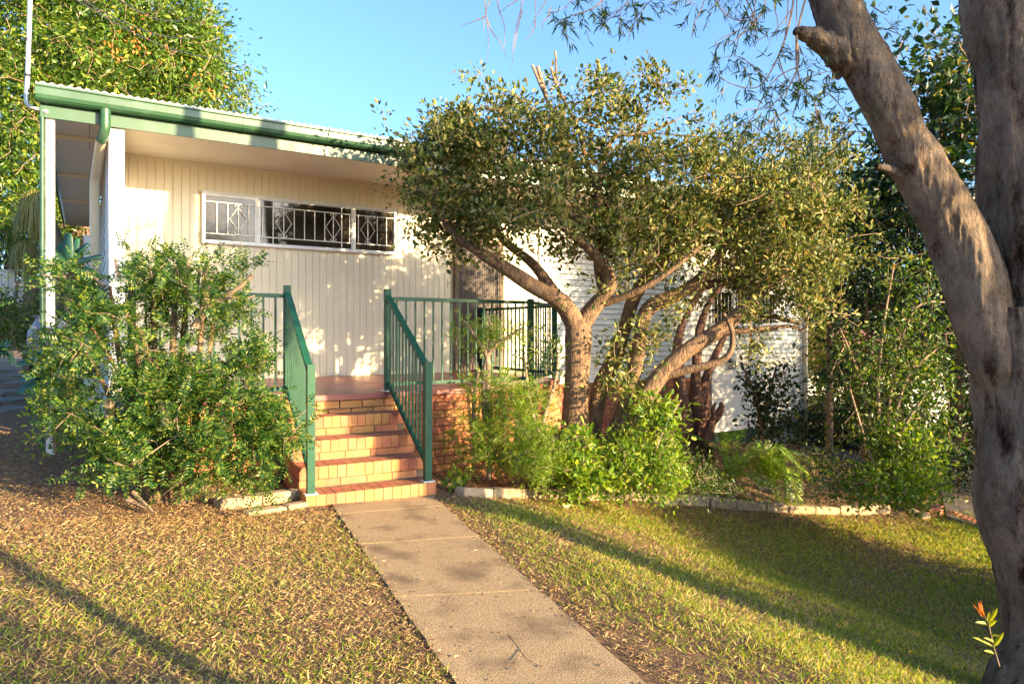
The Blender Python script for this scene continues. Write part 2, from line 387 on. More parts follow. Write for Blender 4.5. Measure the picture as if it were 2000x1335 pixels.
# ------------------------------------------------------------------ ground
def axis(lo, a, b, hi, st):
    f = np.arange(a, b + 1e-6, st)
    l = a - np.geomspace(.3, a - lo, 14)[::-1]; r = b + np.geomspace(.3, hi - b, 14)
    return np.concatenate([l, f, r])
xs = axis(-250, -6, 16, 250, .12); ys = axis(-250, -4, 14, 400, .12)
GX, GY = np.meshgrid(xs, ys); GZ = gz(GX, GY)
far = np.clip((np.hypot(GX - 3, GY - 5) - 30) / 200, 0, 1); GZ = GZ - far * 3
V = np.stack([GX, GY, GZ], -1).reshape(-1, 3); nx, ny = len(xs), len(ys)
i, j = np.meshgrid(np.arange(nx-1), np.arange(ny-1)); k = (j*nx+i).ravel()
MBg = MB(); MBg.add(V, np.stack([k, k+1, k+nx+1, k+nx], 1))
struct(MBg.build('ground', M['soil'], smooth=True))

# ------------------------------------------------------------------ stairs frame
SR = math.radians(-4.0); SO = np.array((1.57, 5.78)); SW = 1.17; TD = .285
sdir = np.array((math.cos(SR), math.sin(SR))); ddir = np.array((-math.sin(SR), math.cos(SR)))
def SP(s, d, z): q = SO + sdir*s + ddir*d; return np.array((q[0], q[1], z))

# ------------------------------------------------------------------ concrete path (slabs with joints)
pathroot = bpy.data.objects.new('path', None); C.objects.link(pathroot); pathroot['kind'] = 'structure'
pathroot.location = (2.2, 4.5, float(gz(2.2, 4.5)))
e0l, e0r = G(648, 990), G(846, 972); e1l, e1r = G(885, 1330), G(1250, 1330)
dl = (e1l - e0l)[:2]; dr = (e1r - e0r)[:2]
joints = [0, .10, .36, .68, 1.12, 1.7, 2.6, 3.6]
def path_pt(u, v):
    l = e0l[:2] + dl * v; r = e0r[:2] + dr * v
    q = l + (r - l) * u; return q
for a, b in zip(joints[:-1], joints[1:]):
    g = MB(); nu, nv = 8, 10; top = []
    gap = .0012
    for jv in range(nv+1):
        for iu in range(nu+1):
            q = path_pt(iu/nu, a+gap + (b-a-2*gap)*jv/nv)
            wob = .006*math.sin(jv*2.1+a*9)*(1 if iu in (0, nu) else 0)
            z = float(gz(*q, 0)) + .016
            top.append((q[0] + wob, q[1], z))
    top = np.array(top); n = len(top); bot = top.copy(); bot[:, 2] -= .08
    F = [(jv*(nu+1)+iu, (jv+1)*(nu+1)+iu, (jv+1)*(nu+1)+iu+1, jv*(nu+1)+iu+1) for jv in range(nv) for iu in range(nu)]
    per = [iu for iu in range(nu+1)] + [(jv)*(nu+1)+nu for jv in range(1, nv+1)] + [nv*(nu+1)+iu for iu in range(nu-1, -1, -1)] + [jv*(nu+1) for jv in range(nv-1, 0, -1)]
    Fs = [(per[q], per[(q+1) % len(per)], n+per[(q+1) % len(per)], n+per[q]) for q in range(len(per))]
    g.add(np.vstack([top, bot]), F + Fs)
    g.build('slab', M['concrete'], pathroot)
def path_u(x, y):
    p = np.stack([np.asarray(x), np.asarray(y)], -1); t = ((p - e0l[:2]) @ dl) / (dl @ dl)
    l = e0l[:2] + dl*t[..., None]; r = e0r[:2] + dr*t[..., None]; wv = r - l
    return ((p - l) * wv).sum(-1) / (wv*wv).sum(-1)
def on_path(x, y, m=0.0):
    p = np.stack([np.asarray(x), np.asarray(y)], -1)
    # solve along v using left edge direction
    t = ((p - e0l[:2]) @ dl) / (dl @ dl)
    l = e0l[:2] + dl*t[..., None]; r = e0r[:2] + dr*t[..., None]
    wv = r - l; u = ((p - l) * wv).sum(-1) / (wv*wv).sum(-1)
    return (u > -m) & (u < 1+m) & (t > -.12) & (t < 3.6)

# ------------------------------------------------------------------ house
BW = 9.8; ZS = 3.72; ZD = .855; BE = 8.36; AL = .21; AR = 13.98
house = thing('house', 'cream low-set house with green gutter, long barred window and brick base', 'house', (AL, BW, 0))
g = MB(); g.box(.36, BW+.010, -1.3, 6.7, BW+.03, ZS); g.box(.36, BW+.03, -1.3, AR-.02, BW+.25, ZS)             # core wall
g.box(AL+.02, BW+.25, -1.3, AL+.2, 17, ZS)
g.box(AR-.2, BW+.25, -1.5, AR-.02, 17, ZS)
g.build('wall', M['cream_shadow'], house)
# vertical boards
WZ0, WZ1, WA0, WA1 = 2.70, 3.32, 1.33, 3.99
DA0, DA1, DZ1 = 5.02, 5.93, 2.99
bmesh_cache = {}
def vboard(a, z0, z1):
    key = (round(z0, 3), round(z1, 3))
    if key not in bmesh_cache:
        h = z1 - z0; c = .0035; wd = .0965
        prof = [(0, .012), (0, c), (c, 0), (wd-c, 0), (wd, c), (wd, .012)]
        q = MB(); q.prism(prof, 'z', 0, h); me = np_mesh('cladding_board', q.g); me.materials.append(M['cream']); bmesh_cache[key] = me
    inst('cladding_board', bmesh_cache[key], (a, BW, z0), house)
a = .36
while a < 6.64:
    c = a + .05
    if WA0 - .04 < c < WA1 + .04:
        vboard(a, ZD, WZ0 - .03); vboard(a, WZ1 + .03, ZS - .03)
    elif DA0 - .03 < c < DA1 + .03: vboard(a, DZ1 + .03, ZS - .03)
    else: vboard(a, ZD, ZS - .03)
    a += .1
g = MB(); g.box(.35, BW-.025, ZS-.032, 6.7, BW+.02, ZS-.002); g.build('cornice', M['cream'], house)
g = MB(); g.box(6.66, BW-.035, .62, 6.74, BW+.03, ZS-.002); g.build('corner_trim', M['white'], house)
# weatherboards (front right)
def wboard_me(L_, nm='weatherboard'):  # lapped boards with a dark shadow gap
    q = MB(); q.prism([(0, 0), (-.022, 0), (-.003, .088), (0, .088)], 'x', 0, L_)
    me = np_mesh(nm, q.g); me.materials.append(M['wboard']); return me
WX0, WX1, WXZ0, WXZ1 = 10.97, 12.95, 1.68, 3.05
GA0, GA1, GZ0, GZ1 = 10.98, 13.19, -.60, .80
m_full = wboard_me(AR-.07-6.74); m_l = wboard_me(WX0-.05-6.74); m_r = wboard_me(AR-.07-WX1-.05); m_gr = wboard_me(AR-.07-GA1-.03); m_gf = wboard_me(AR-.07-GA0)
z = .63
while z < ZS - .05:
    if WXZ0 - .12 < z < WXZ1 + .02:
        inst('weatherboard', m_l, (6.74, BW, z), house); inst('weatherboard', m_r, (WX1+.05, BW, z), house)
    else: inst('weatherboard', m_full, (6.74, BW, z), house)
    z += .1
z = .53
while z > -1.35:
    if z > .78 or z < GZ0 - .32: inst('weatherboard', m_gf, (GA0, BW, z), house)
    else: inst('weatherboard', m_gr, (GA1+.03, BW, z), house)
    z -= .1
g = MB(); g.box(6.74, BW-.03, .575, GA0, BW+.02, .63); g.build('base_trim', M['white'], house)
g = MB(); g.box(AR-.07, BW-.04, -1.4, AR+.03, BW+.06, ZS); g.build('corner_trim', M['white'], house)
# corner downpipe at the right with shoe
g = MB(); g.tube([(AR+.02, BW-.1, ZS), (AR+.02, BW-.1, -.95), (AR+.06, BW-.2, -1.12), (AR+.15, BW-.42, -1.2)], .045, 10); g.build('downpipe', M['cream'], house, True)
# garage door: panels, head trim, dark bottom strip
for k2 in range(4):
    z0 = GZ0 + (GZ1-GZ0)/4*k2
    g = MB(); g.cbox(GA0+.02, BW-.012, z0+.004, GA1, BW+.03, z0+(GZ1-GZ0)/4-.006, .006); g.build('garage_door_panel', M['white'], house)
g = MB(); g.box(GA0, BW-.05, GZ1, GA1+.06, BW+.02, GZ1+.05); g.build('door_head_trim', M['cream'], house)
g = MB(); g.box(GA0, BW-.02, GZ0-.25, GA1, BW+.03, GZ0-.003); g.build('door_sill_strip', M['darkgreen'], house)
# wall lamp above garage door
g = MB(); la = W(1424, 704, BW); g.box(la[0]-.05, BW-.14, la[2]-.02, la[0]+.05, BW-.02, la[2]); g.box(la[0]-.05, BW-.14, la[2]-.17, la[0]+.05, BW-.02, la[2]-.155)
for dx in (-.045, .035):
    for dy in (-.135, -.035): g.box(la[0]+dx, BW+dy, la[2]-.155, la[0]+dx+.01, BW+dy+.01, la[2]-.02)
g.box(la[0]-.02, BW-.03, la[2]-.1, la[0]+.02, BW, la[2]+.05); g.build('wall_lantern', M['black'], house)

# brick base between porch and garage
def brick_me(nm, lx, ly, lz, mats, c=.003, topm=None):
    q = MB(); q.cbox(0, 0, 0, lx, ly, lz, c, 0, topm); me = np_mesh(nm, q.g)
    for m_ in mats: me.materials.append(m_)
    return me
bk = brick_me('brick', .23, .03, .076, [M['redbrick']]); hk = brick_me('brick', .11, .03, .076, [M['redbrick']])
g = MB(); g.box(6.3, BW-.005, -1.3, GA0-.02, BW+.025, .575); g.build('mortar', M['mortar'], house)
cnt = 0; rest = MB()
for r_ in range(22):
    z = .494 - r_*.086
    if z < -1.2: break
    x = 6.6 - (.12 if r_ % 2 else 0)
    while x < GA0 - .24:
        if z > float(gz(x, 9.4)) - .1:
            if cnt < 300: inst('brick', bk, (x, BW-.015, z), house); cnt += 1
            else: rest.box(x, BW-.015, z, x+.23, BW+.015, z+.076)
        x += .24
if rest.g: stuff(rest.build('brick', M['redbrick'], house))

# soffit
bats = [k2*1.2+.04 for k2 in range(1, 12)]
edges = [AL-.5] + [.04] + bats + [AR+.5]
for e0, e1 in zip(edges[:-1], edges[1:]):
    g = MB(); g.box(e0+.004, BE+.01, ZS, e1-.004, BW+.02 if e0 > 0 else BW+.02, ZS+.01); g.build('soffit_panel', M['soffit'], house)
for k2, b0 in enumerate(np.arange(BW+.03, 16.5, 1.2)):
    g = MB(); g.box(-.34, b0, ZS+.001, AL, b0+1.192, ZS+.011); g.build('soffit_panel', M['soffit'], house)
for b_ in bats:
    g = MB(); g.box(b_-.02, BE+.012, ZS-.008, b_+.02, BW-.028, ZS-.001); g.build('soffit_batten', M['soffit'], house)
for b0 in (BW-.6, BW+1.6, BW+3.8):
    g = MB(); g.box(-.33, b0, ZS-.05, AL-.003, b0+.09, ZS-.003); g.build('eave_beam', M['cream'], house)
# fascia, gutter, roof
g = MB(); g.box(-.36, BE-.02, ZS-.06, AR+.5, BE+.005, ZS+.15); g.build('fascia', M['green'], house)
g = MB(); g.box(-.385, BE-.02, ZS-.06, -.362, 17, ZS+.2); g.build('barge_board', M['green'], house)
prof = [(BE-.022, ZS+.20), (BE-.022, ZS+.085), (BE-.06, ZS+.07), (BE-.105, ZS+.078), (BE-.135, ZS+.10), (BE-.148, ZS+.135), (BE-.148, ZS+.205), (BE-.160, ZS+.215), (BE-.160, ZS+.232), (BE-.142, ZS+.232), (BE-.138, ZS+.20), (BE-.13, ZS+.13), (BE-.10, ZS+.09), (BE-.06, ZS+.085), (BE-.03, ZS+.10), (BE-.03, ZS+.20)]
g = MB()
seg = [-.42, 1.55, 4.4, 7.2, 10.1, AR+.52]
for s0, s1 in zip(seg[:-1], seg[1:]):
    g.add(*[(lambda V_, n_: (V_, [(i_, i_+1, n_+i_+1, n_+i_) for i_ in range(n_-1)]))(np.array([(s0, p[0], p[1]) for p in prof] + [(s1, p[0], p[1]) for p in prof]), len(prof))][0])
gut = g.build('gutter', M['green'], house)
g = MB()
for s0 in seg[1:-1]:
    g.add(*[(lambda V_, n_: (V_, [(i_, i_+1, n_+i_+1, n_+i_) for i_ in range(n_-1)]))(np.array([(s0-.02, p[0]-.004, p[1]-.003) for p in prof[:9]] + [(s0+.02, p[0]-.004, p[1]-.003) for p in prof[:9]]), 9)][0])
g.build('gutter_joint', M['green'], gut)
g = MB(); g.prism([(BE-.15, ZS+.235), (BE-.022, ZS+.19), (BE-.022, ZS+.085), (BE-.1, ZS+.078), (BE-.148, ZS+.13)], 'x', -.423, -.415); g.build('gutter_end_cap', M['green'], gut)
# corrugated roof sheet
g = MB(); xsr = np.arange(-.42, AR+.5, .019); zz = .011*np.sin(xsr/.076*2*np.pi)
V0 = np.stack([xsr, np.full_like(xsr, BE-.115), ZS+.262+zz], 1); V1 = np.stack([xsr, np.full_like(xsr, 17.2), ZS+.262+zz+.45], 1)
n_ = len(xsr); g.add(np.vstack([V0, V1, V0-[0, 0, .02]]), [(q, q+1, n_+q+1, n_+q) for q in range(n_-1)] + [(2*n_+q, 2*n_+q+1, q+1, q) for q in range(n_-1)])
g.build('roof', M['roof'], house, True)
# fin wall at the left end of the porch + side wall weatherboards
g = MB(); g.cbox(AL, BE+.03, .2, AL+.145, BW+.02, ZS-.002, .004); g.build('fin_wall', M['white'], house)
sb = MB(); sb.prism([(0, 0), (-.02, 0), (-.006, .15), (0, .15)], 'y', 0, 6.5); 
me = np_mesh('weatherboard', sb.g); me.materials.append(M['wboard'])
z = .3
while z < ZS - .1: inst('weatherboard', me, (AL+.02, BW+.03, z), house); z += .15
# slender eave post on the left and pipes
g = MB(); g.box(-.34, BE+.02, .2, -.265, BE+.09, ZS-.002); g.build('eave_post', M['white'], house)
g = MB(); g.tube([(-.37, BE+.0, ZS+.1), (-.37, BE+.0, .3)], .02, 8); g.build('conduit', M['green'], house, True)
p0 = (.175, BE-.085, ZS+.09)
g = MB(); g.tube([p0, (.175, BE-.085, ZS-.10), (.16, BE-.04, ZS-.17), (.14, BE+.02, ZS-.21)], .052, 14, sub=4); g.build('downpipe_elbow', M['green'], house, True)
g = MB(); g.tube([(.14, BE+.02, ZS-.20), (.10, BE+.85, ZS-.42), (.09, BE+.95, ZS-.50), (.09, BE+.95, .3)], .05, 14); g.build('downpipe', M['cream'], house, True)
g = MB(); g.box(-.02, BW+1.2, .3, .10, BW+1.25, ZS-.9); g.build('privacy_panel', M['white'], house)

# long window
win = MB(); win.box(WA0-.03, BW-.045, WZ1, WA1+.03, BW+.04, WZ1+.035); win.box(WA0-.035, BW-.06, WZ0-.035, WA1+.035, BW+.04, WZ0)
win.box(WA0-.03, BW-.044, WZ0, WA0, BW+.04, WZ1); win.box(WA1, BW-.044, WZ0, WA1+.03, BW+.04, WZ1)
MU = [2.0, 3.355]
for mu in MU: win.box(mu-.022, BW-.04, WZ0, mu+.022, BW+.04, WZ1)
winf = win.build('window', M['white'], house)
secs = [(WA0, MU[0]-.022), (MU[0]+.022, MU[1]-.022), (MU[1]+.022, WA1)]
for s0, s1 in secs:
    g = MB(); g.box(s0, BW-.004, WZ0, s1, BW+.002, WZ1); g.build('pane', M['glass'], winf)
    g = MB()
    for (x0, z0, x1, z1) in ((s0, WZ1-.014, s1, WZ1), (s0, WZ0, s1, WZ0+.014), (s0, WZ0+.014, s0+.012, WZ1-.014), (s1-.012, WZ0+.014, s1, WZ1-.014)):
        g.box(x0, BW-.018, z0, x1, BW-.0045, z1)
    g.build('sash', M['alu'], winf)
def scroll(g, cx, cz, h, y):
    w_ = h*.33
    d = [(cx, cz-h*.38), (cx+w_*.75, cz), (cx, cz+h*.38), (cx-w_*.75, cz), (cx, cz-h*.38)]
    for p_, q_ in zip(d[:-1], d[1:]): g.tube([(p_[0], y, p_[1]), (q_[0], y, q_[1])], .0045, 4, cap=False)
    for sx in (-1, 1):
        for sz in (-1, 1):
            pts = []
            for t_ in np.linspace(0, 1.6*np.pi, 12):
                rr = .026*(1-t_/(2.2*np.pi)); pts.append((cx+sx*(.028 - rr*math.cos(t_)*1.0), y, cz+sz*(h*.40 + rr*math.sin(t_))))
            g.tube(pts, .004, 4, cap=False)
YG = BW-.022
def grille(x0, x1, bars, scrolls, tall=()):
    g = MB(); zt, zb = WZ1-.10, WZ0+.10
    g.box(x0, YG-.006, zt-.006, x1, YG+.006, zt+.006); g.box(x0, YG-.006, zb-.006, x1, YG+.006, zb+.006)
    for b_ in bars:
        lo_, hi_ = (WZ0, WZ1) if b_ in tall else (zb, zt)
        g.box(b_-.0055, YG-.005, lo_, b_+.0055, YG+.005, hi_)
    for s_ in scrolls: scroll(g, s_, (zt+zb)/2, .44, YG-.002)
    g.build('grille', M['grille'], winf)
s0, s1 = secs[0]; bx = [s0+.02+(s1-s0-.04)*t for t in (.22, .44, .66, .88)]; grille(s0, s1, bx, [bx[2]])
s0, s1 = secs[1]; bx = [s0+(s1-s0)*t for t in (.03, .14, .25, .36, .47, .58, .69, .785, .88, .97)]; grille(s0, s1, bx, [bx[2], bx[7]], (bx[1], bx[8]))
s0, s1 = secs[2]; bx = [s0+(s1-s0)*t for t in (.08, .32, .56, .80)]; grille(s0, s1, bx, [bx[1]])

# second window (behind the tree)
win = MB(); x0, x1, z0, z1 = WX0, WX1, WXZ0, WXZ1
win.box(x0-.05, BW-.05, z1, x1+.05, BW+.04, z1+.06); win.box(x0-.07, BW-.12, z0-.10, x1+.07, BW+.04, z0); win.box(x0-.05, BW-.045, z0, x0, BW+.04, z1); win.box(x1, BW-.045, z0, x1+.05, BW+.04, z1)
for f_ in (.35, .65): win.box(x0+(x1-x0)*f_-.03, BW-.04, z0, x0+(x1-x0)*f_+.03, BW+.04, z1)
wf2 = win.build('window', M['white'], house)
g = MB(); g.box(x0-.05, BW-.115, z0-.15, x1+.05, BW-.03, z0-.102); g.build('sill_trim', M['darkgreen'], wf2)
for fa, fb in ((0, .35), (.35, .65), (.65, 1)):
    xa, xb = x0+(x1-x0)*fa+(.03 if fa else 0), x0+(x1-x0)*fb-(.03 if fb < 1 else 0)
    g = MB(); g.box(xa, BW+.01, z0, xb, BW+.016, z1); g.build('pane', M['glass'], wf2)
    g = MB(); g.box(xa, BW-.03, (z0+z1)/2-.03, xb, BW+.009, (z0+z1)/2+.03); g.build('transom', M['white'], wf2)
    g = MB()
    for t_ in np.arange(.06, xb-xa, .11): g.box(xa+t_-.006, BW-.036, z0, xa+t_+.006, BW-.031, z1)
    g.build('grille', M['grille'], wf2)

# security door
dr_ = MB(); dr_.box(DA0, BW-.05, ZD, DA0+.07, BW+.03, DZ1+.03); dr_.box(DA1-.07, BW-.05, ZD, DA1, BW+.03, DZ1+.03); dr_.box(DA0+.07, BW-.05, DZ1-.03, DA1-.07, BW+.03, DZ1+.03)
door = dr_.build('door', M['timber'], house)
g = MB(); g.box(DA0+.07, BW-.006, ZD, DA1-.07, BW+.008, DZ1-.03); g.build('door_leaf', M['darkdoor'], door)
g = MB(); fa, fb, za, zb = DA0+.075, DA1-.075, ZD+.02, DZ1-.035
g.box(fa, BW-.04, za, fa+.035, BW-.015, zb); g.box(fb-.035, BW-.04, za, fb, BW-.015, zb); g.box(fa+.035, BW-.04, zb-.04, fb-.035, BW-.015, zb); g.box(fa+.035, BW-.04, za, fb-.035, BW-.015, za+.11); g.box(fa+.035, BW-.038, za+.72, fb-.035, BW-.017, za+.76)
g.build('security_frame', M['darkdoor'], door)
g = MB(); pw, ph = .042, .098
nc = int((fb-fa-.07)/pw)
for c_ in range(nc+1):
    for sgn in (1, -1):
        pts = []
        zz_ = za+.11; k2 = 0
        while zz_ < zb-.04:
            off = (pw*.46) * (1 if (k2 % 2 == 0) else -1) * sgn
            pts.append((fa+.037+c_*pw + off*.5, BW-.027, zz_)); zz_ += ph/2; k2 += 1
        p_ = np.array(pts); r_ = np.full(len(p_)-1, .0017)
        V_, F_ = edges_vf(p_[:-1], p_[1:], r_, r_, 3); g.add(V_, F_)
g.build('security_mesh', M['meshwire'], door)
g = MB(); g.box(fa+.002, BW-.06, za+1.0, fa+.033, BW-.041, za+1.16); g.box(fa+.005, BW-.085, za+1.09, fa+.09, BW-.07, za+1.11); g.box(fa+.01, BW-.072, za+1.09, fa+.025, BW-.06, za+1.11); g.build('handle', M['black'], door)
db = W(876, 553, BW); g = MB(); g.cbox(db[0]-.022, BW-.022, db[2]-.06, db[0]+.022, BW-.001, db[2]+.06, .006); o = g.build('doorbell', M['cream'], house)
g = MB(); g.tube([(db[0], BW-.03, db[2]), (db[0], BW-.022, db[2])], .01, 10); g.build('button', M['terracotta'], o)

# ------------------------------------------------------------------ porch
BF = 6.9; PA0 = .30; PAC = 4.68; CH = (5.6, 7.7)
porch = thing('porch', 'raised porch with terracotta floor and tan brick front wall, behind the steps', 'porch', (2.5, 8.3, 0))
g = MB()
poly = [(PA0, BF+.03), (PAC, BF+.03), (CH[0]-.02, CH[1]+.03), (CH[0]-.02, BW-.002), (PA0, BW-.002)]
g.prism(poly, 'z', -.4, ZD-.062); g.build('mortar', M['mortar'], porch)
# floor panels
def clip_slab(x0, x1, y0, y1, zt, th, mt, name, par):
    q = MB(); q.cbox(x0, y0, zt-th, x1, y1, zt, .003); return q.build(name, mt, par)
xe = [PA0, .6, 1.8, 3.0, 4.2, PAC]
for e0, e1 in zip(xe[:-1], xe[1:]):
    clip_slab(e0+.003, e1-.003, BF-.03, 8.2, ZD, .06, M['deck'], 'floor_slab', porch)
    clip_slab(e0+.003, e1-.003, 8.206, BW-.005, ZD, .06, M['deck'], 'floor_slab', porch)
g = MB(); g.prism([(PAC+.003, BF-.03), (CH[0], CH[1]), (CH[0], BW-.005), (PAC+.003, BW-.005)], 'z', ZD-.06, ZD); g.build('floor_slab', M['deck'], porch)
bt = brick_me('brick', .23, .05, .076, [M['brick']]); 
def brick_wall(par, p, q, zt, zb, me, skip=None, cap=300, bond=.24, start=0):
    d = np.array(q)-np.array(p); Lw = np.linalg.norm(d); d = d/Lw; ang = math.atan2(d[1], d[0]); n = start
    nrm = np.array((d[1], -d[0])); r_ = 0; z = zt-.076
    while z > zb:
        x = -(bond/2 if r_ % 2 else 0)+.005
        while x < Lw-.1:
            xx = max(x, 0); c_ = np.array(p)+d*xx+nrm*.0
            mid = c_ + d*.12
            if (skip is None or not skip(mid, z)) and z > float(gz(mid[0], mid[1]-.1))-.1 and n < cap:
                inst('brick', me, (c_[0], c_[1], z), par, ang); n += 1
            x += bond
        r_ += 1; z -= .086
    return n
def behind_steps(m_, z): return SO[0]+.05 < m_[0] < SO[0]+SW+.05 and z < .55
brick_wall(porch, (PA0, BF), (PAC, BF), ZD-.068, -.45, bt, behind_steps)
brick_wall(porch, (PAC, BF), CH, ZD-.068, -.5, bt, None, 300, start=230)
# planter with plant at the porch end
pt = P(1070, 752, 8.1)
pl = thing('terracotta_trough', 'terracotta trough planter at the porch corner beside the tree trunk', 'planter', (5.15, 7.05, float(gz(5.15, 7.05))))
g = MB(); g.prism([(-.30, .0), (.30, 0), (.34, .62), (-.34, .62)], 'y', -.14, .14)
me = g.build('pot', M['terracotta'], None); me.location = (5.2, 7.0, float(gz(5.2, 7.0))); me.rotation_euler = (0, 0, .5); 
me.parent = pl; me.location = Vector(me.location) - Vector(pl.location)
g = MB(); g.box(-.36, -.17, .62, .36, .17, .68); g.build('rim', M['terracotta'], None); ro = bpy.data.objects['rim']; ro.rotation_euler = (0, 0, .5); ro.parent = pl; ro.location = Vector((5.2, 7.0, float(gz(5.2, 7.0)))) - Vector(pl.location)

# ------------------------------------------------------------------ steps
steps = thing('brick_steps', 'flight of four tan brick steps with red-brown treads leading to the porch', 'steps', SP(SW/2, .5, 0))
hb = brick_me('brick', .0815, .235, .112, [M['brick'], M['bricktop']], .004, 1)
stt = brick_me('brick', .235, .05, .064, [M['brick'], M['bricktop']], .003, 1)
hdr = brick_me('brick', .05, .235, .064, [M['brick'], M['bricktop']], .003, 1)
side = brick_me('brick', .05, .112, .112, [M['brick'], M['bricktop']], .003, 1)
nb = 14; bp = SW/nb
hs = [.115 + .185*k2 for k2 in range(4)]
core = MB()
rr_ = random.Random(3)
for k2, h in enumerate(hs):
    d0 = TD*k2
    for q in range(nb):
        p_ = SP(q*bp+.001, d0+rr_.uniform(-.003, .003), h-.112+rr_.uniform(-.0015, .0015)); inst('brick', hb, p_, steps, SR)
    if k2:
        x = -(.12 if k2 % 2 else 0.0)
        while x < SW-.1:
            xx = min(max(x, 0), SW-.235)
            p_ = SP(xx, d0+.012, h-.112-.070); inst('brick', stt, p_, steps, SR); x += .243
        for yy in (.06, .31):
            for dd, sgn in ((0, 1), (SW-.05, 1)):
                p_ = SP(dd, d0+yy, h-.182); inst('brick', hdr, p_, steps, SR)
    # side bricks behind headers
    if True:
        yy = .24
        while yy < TD*(4-k2)+.0:
            for ss in (0, SW-.05):
                p_ = SP(ss, d0+yy, h-.112); 
                if yy + .112 < TD*(4-k2)+.05: inst('brick', side, p_, steps, SR)
            yy += .12
    c4 = [SP(.008, d0+.02, 0), SP(SW-.008, d0+.02, 0), SP(SW-.008, TD*4, 0), SP(.008, TD*4, 0)]
    lo_ = -.2 if k2 == 0 else hs[k2-1]-.02
    Vc = [(*c[:2], lo_) for c in c4] + [(*c[:2], h-.004) for c in c4]
    core.add(Vc, [(0, 1, 5, 4), (1, 2, 6, 5), (2, 3, 7, 6), (3, 0, 4, 7), (4, 5, 6, 7)])
core.build('mortar', M['mortar'], steps)

# ------------------------------------------------------------------ railings
PW = .032
def postbox(g, x, y, z0, z1, hw=PW, ang=0, m=0):
    c, s_ = math.cos(ang), math.sin(ang)
    V_ = []
    for z in (z0, z1):
        for sx, sy in ((-1,-1),(1,-1),(1,1),(-1,1)): V_.append((x+hw*(sx*c-sy*s_), y+hw*(sx*s_+sy*c), z))
    g.add(V_, [(0,1,5,4),(1,2,6,5),(2,3,7,6),(3,0,4,7),(4,5,6,7),(0,3,2,1)], m)
def barbox(g, p, q, wd, ht):
    p = np.array(p, float); q = np.array(q, float); d = q-p; h = np.array((d[0], d[1], 0)); h /= np.linalg.norm(h)
    n = np.array((-h[1], h[0], 0))*wd; u = np.array((0, 0, ht))
    V_ = [p-n-u, p+n-u, p+n+u, p-n+u, q-n-u, q+n-u, q+n+u, q-n+u]
    g.add(V_, [(0,3,2,1),(4,5,6,7),(0,1,5,4),(1,2,6,5),(2,3,7,6),(3,0,4,7)])
def balustrade(root, p, q, zb0, zt0, zb1, zt1, posts, ang=0, n=None):
    """p,q: 2D ends. zb/zt bottom and top rail heights at each end"""
    p = np.array(p, float); q = np.array(q, float); Lr = np.linalg.norm(q-p); dirn = (q-p)/Lr
    g = MB(); barbox(g, (*(p+dirn*PW), zt0), (*(q-dirn*PW), zt1), .030, .019); g.build('top_rail', M['rail'], root)
    g = MB(); barbox(g, (*(p+dirn*PW), zb0), (*(q-dirn*PW), zb1), .019, .019); g.build('bottom_rail', M['rail'], root)
    k = n or int(round(Lr/.112)); 
    for i_ in range(1, k):
        t_ = i_/k; c = p+(q-p)*t_; g = MB()
        postbox(g, c[0], c[1], zb0+(zb1-zb0)*t_+.019, zt0+(zt1-zt0)*t_-.019, .0085, ang); g.build('baluster', M['rail'], root)
    for (pp_, z0, z1) in posts:
        g = MB(); postbox(g, pp_[0], pp_[1], z0, z1, PW, ang); po = g.build('post', M['rail'], root)
        g = MB(); postbox(g, pp_[0], pp_[1], z0, z0+.008, .055, ang); g.build('base_plate', M['alu'], po)
        g = MB(); postbox(g, pp_[0], pp_[1], z1, z1+.004, PW+.003, ang); g.build('cap', M['rail'], po)
lb, rb = SP(.055, .075, 0)[:2], SP(SW-.055, .075, 0)[:2]
lt, rt = SP(.055, TD*4+.07, 0)[:2], SP(SW-.055, TD*4+.14, 0)[:2]
for nm, a_, b_, lab in (('l', lb, lt, 'green sloping handrail on the left side of the brick steps'), ('r', rb, rt, 'green sloping handrail on the right side of the brick steps')):
    rt_ = thing('stair_handrail', lab, 'handrail', (*a_, .115), 'green handrails flanking the steps')
    balustrade(rt_, a_, b_, .115+.16, .115+1.06, ZD+.085, ZD+1.02, [(a_, .115, .115+1.10), (b_, ZD, ZD+1.10)], SR, 12)
bl = thing('porch_balustrade', 'green balustrade along the porch left of the steps, partly behind the bush', 'balustrade', (lt[0]-1, BF+.08, ZD), 'green balustrades along the porch edge')
balustrade(bl, (PA0+.05, BF+.08), (lt[0]-.0, BF+.08), ZD+.075, ZD+1.0, ZD+.075, ZD+1.0, [((PA0+.05, BF+.08), ZD, ZD+1.04)])
br = thing('porch_balustrade', 'green balustrade along the porch right of the steps, turning towards the house', 'balustrade', (rt[0]+1, BF+.08, ZD), 'green balustrades along the porch edge')
c1 = (PAC-.05, BF+.08); c2 = (CH[0]-.08, CH[1]+.02); c3 = (CH[0]-.08, BW-.06)
balustrade(br, rt, c1, ZD+.075, ZD+1.0, ZD+.075, ZD+1.0, [(c1, ZD, ZD+1.04)])
balustrade(br, c1, c2, ZD+.075, ZD+1.0, ZD+.075, ZD+1.0, [(c2, ZD, ZD+1.04)], math.radians(40))
balustrade(br, c2, c3, ZD+.075, ZD+1.0, ZD+.075, ZD+1.0, [(c3, ZD, ZD+1.04)])

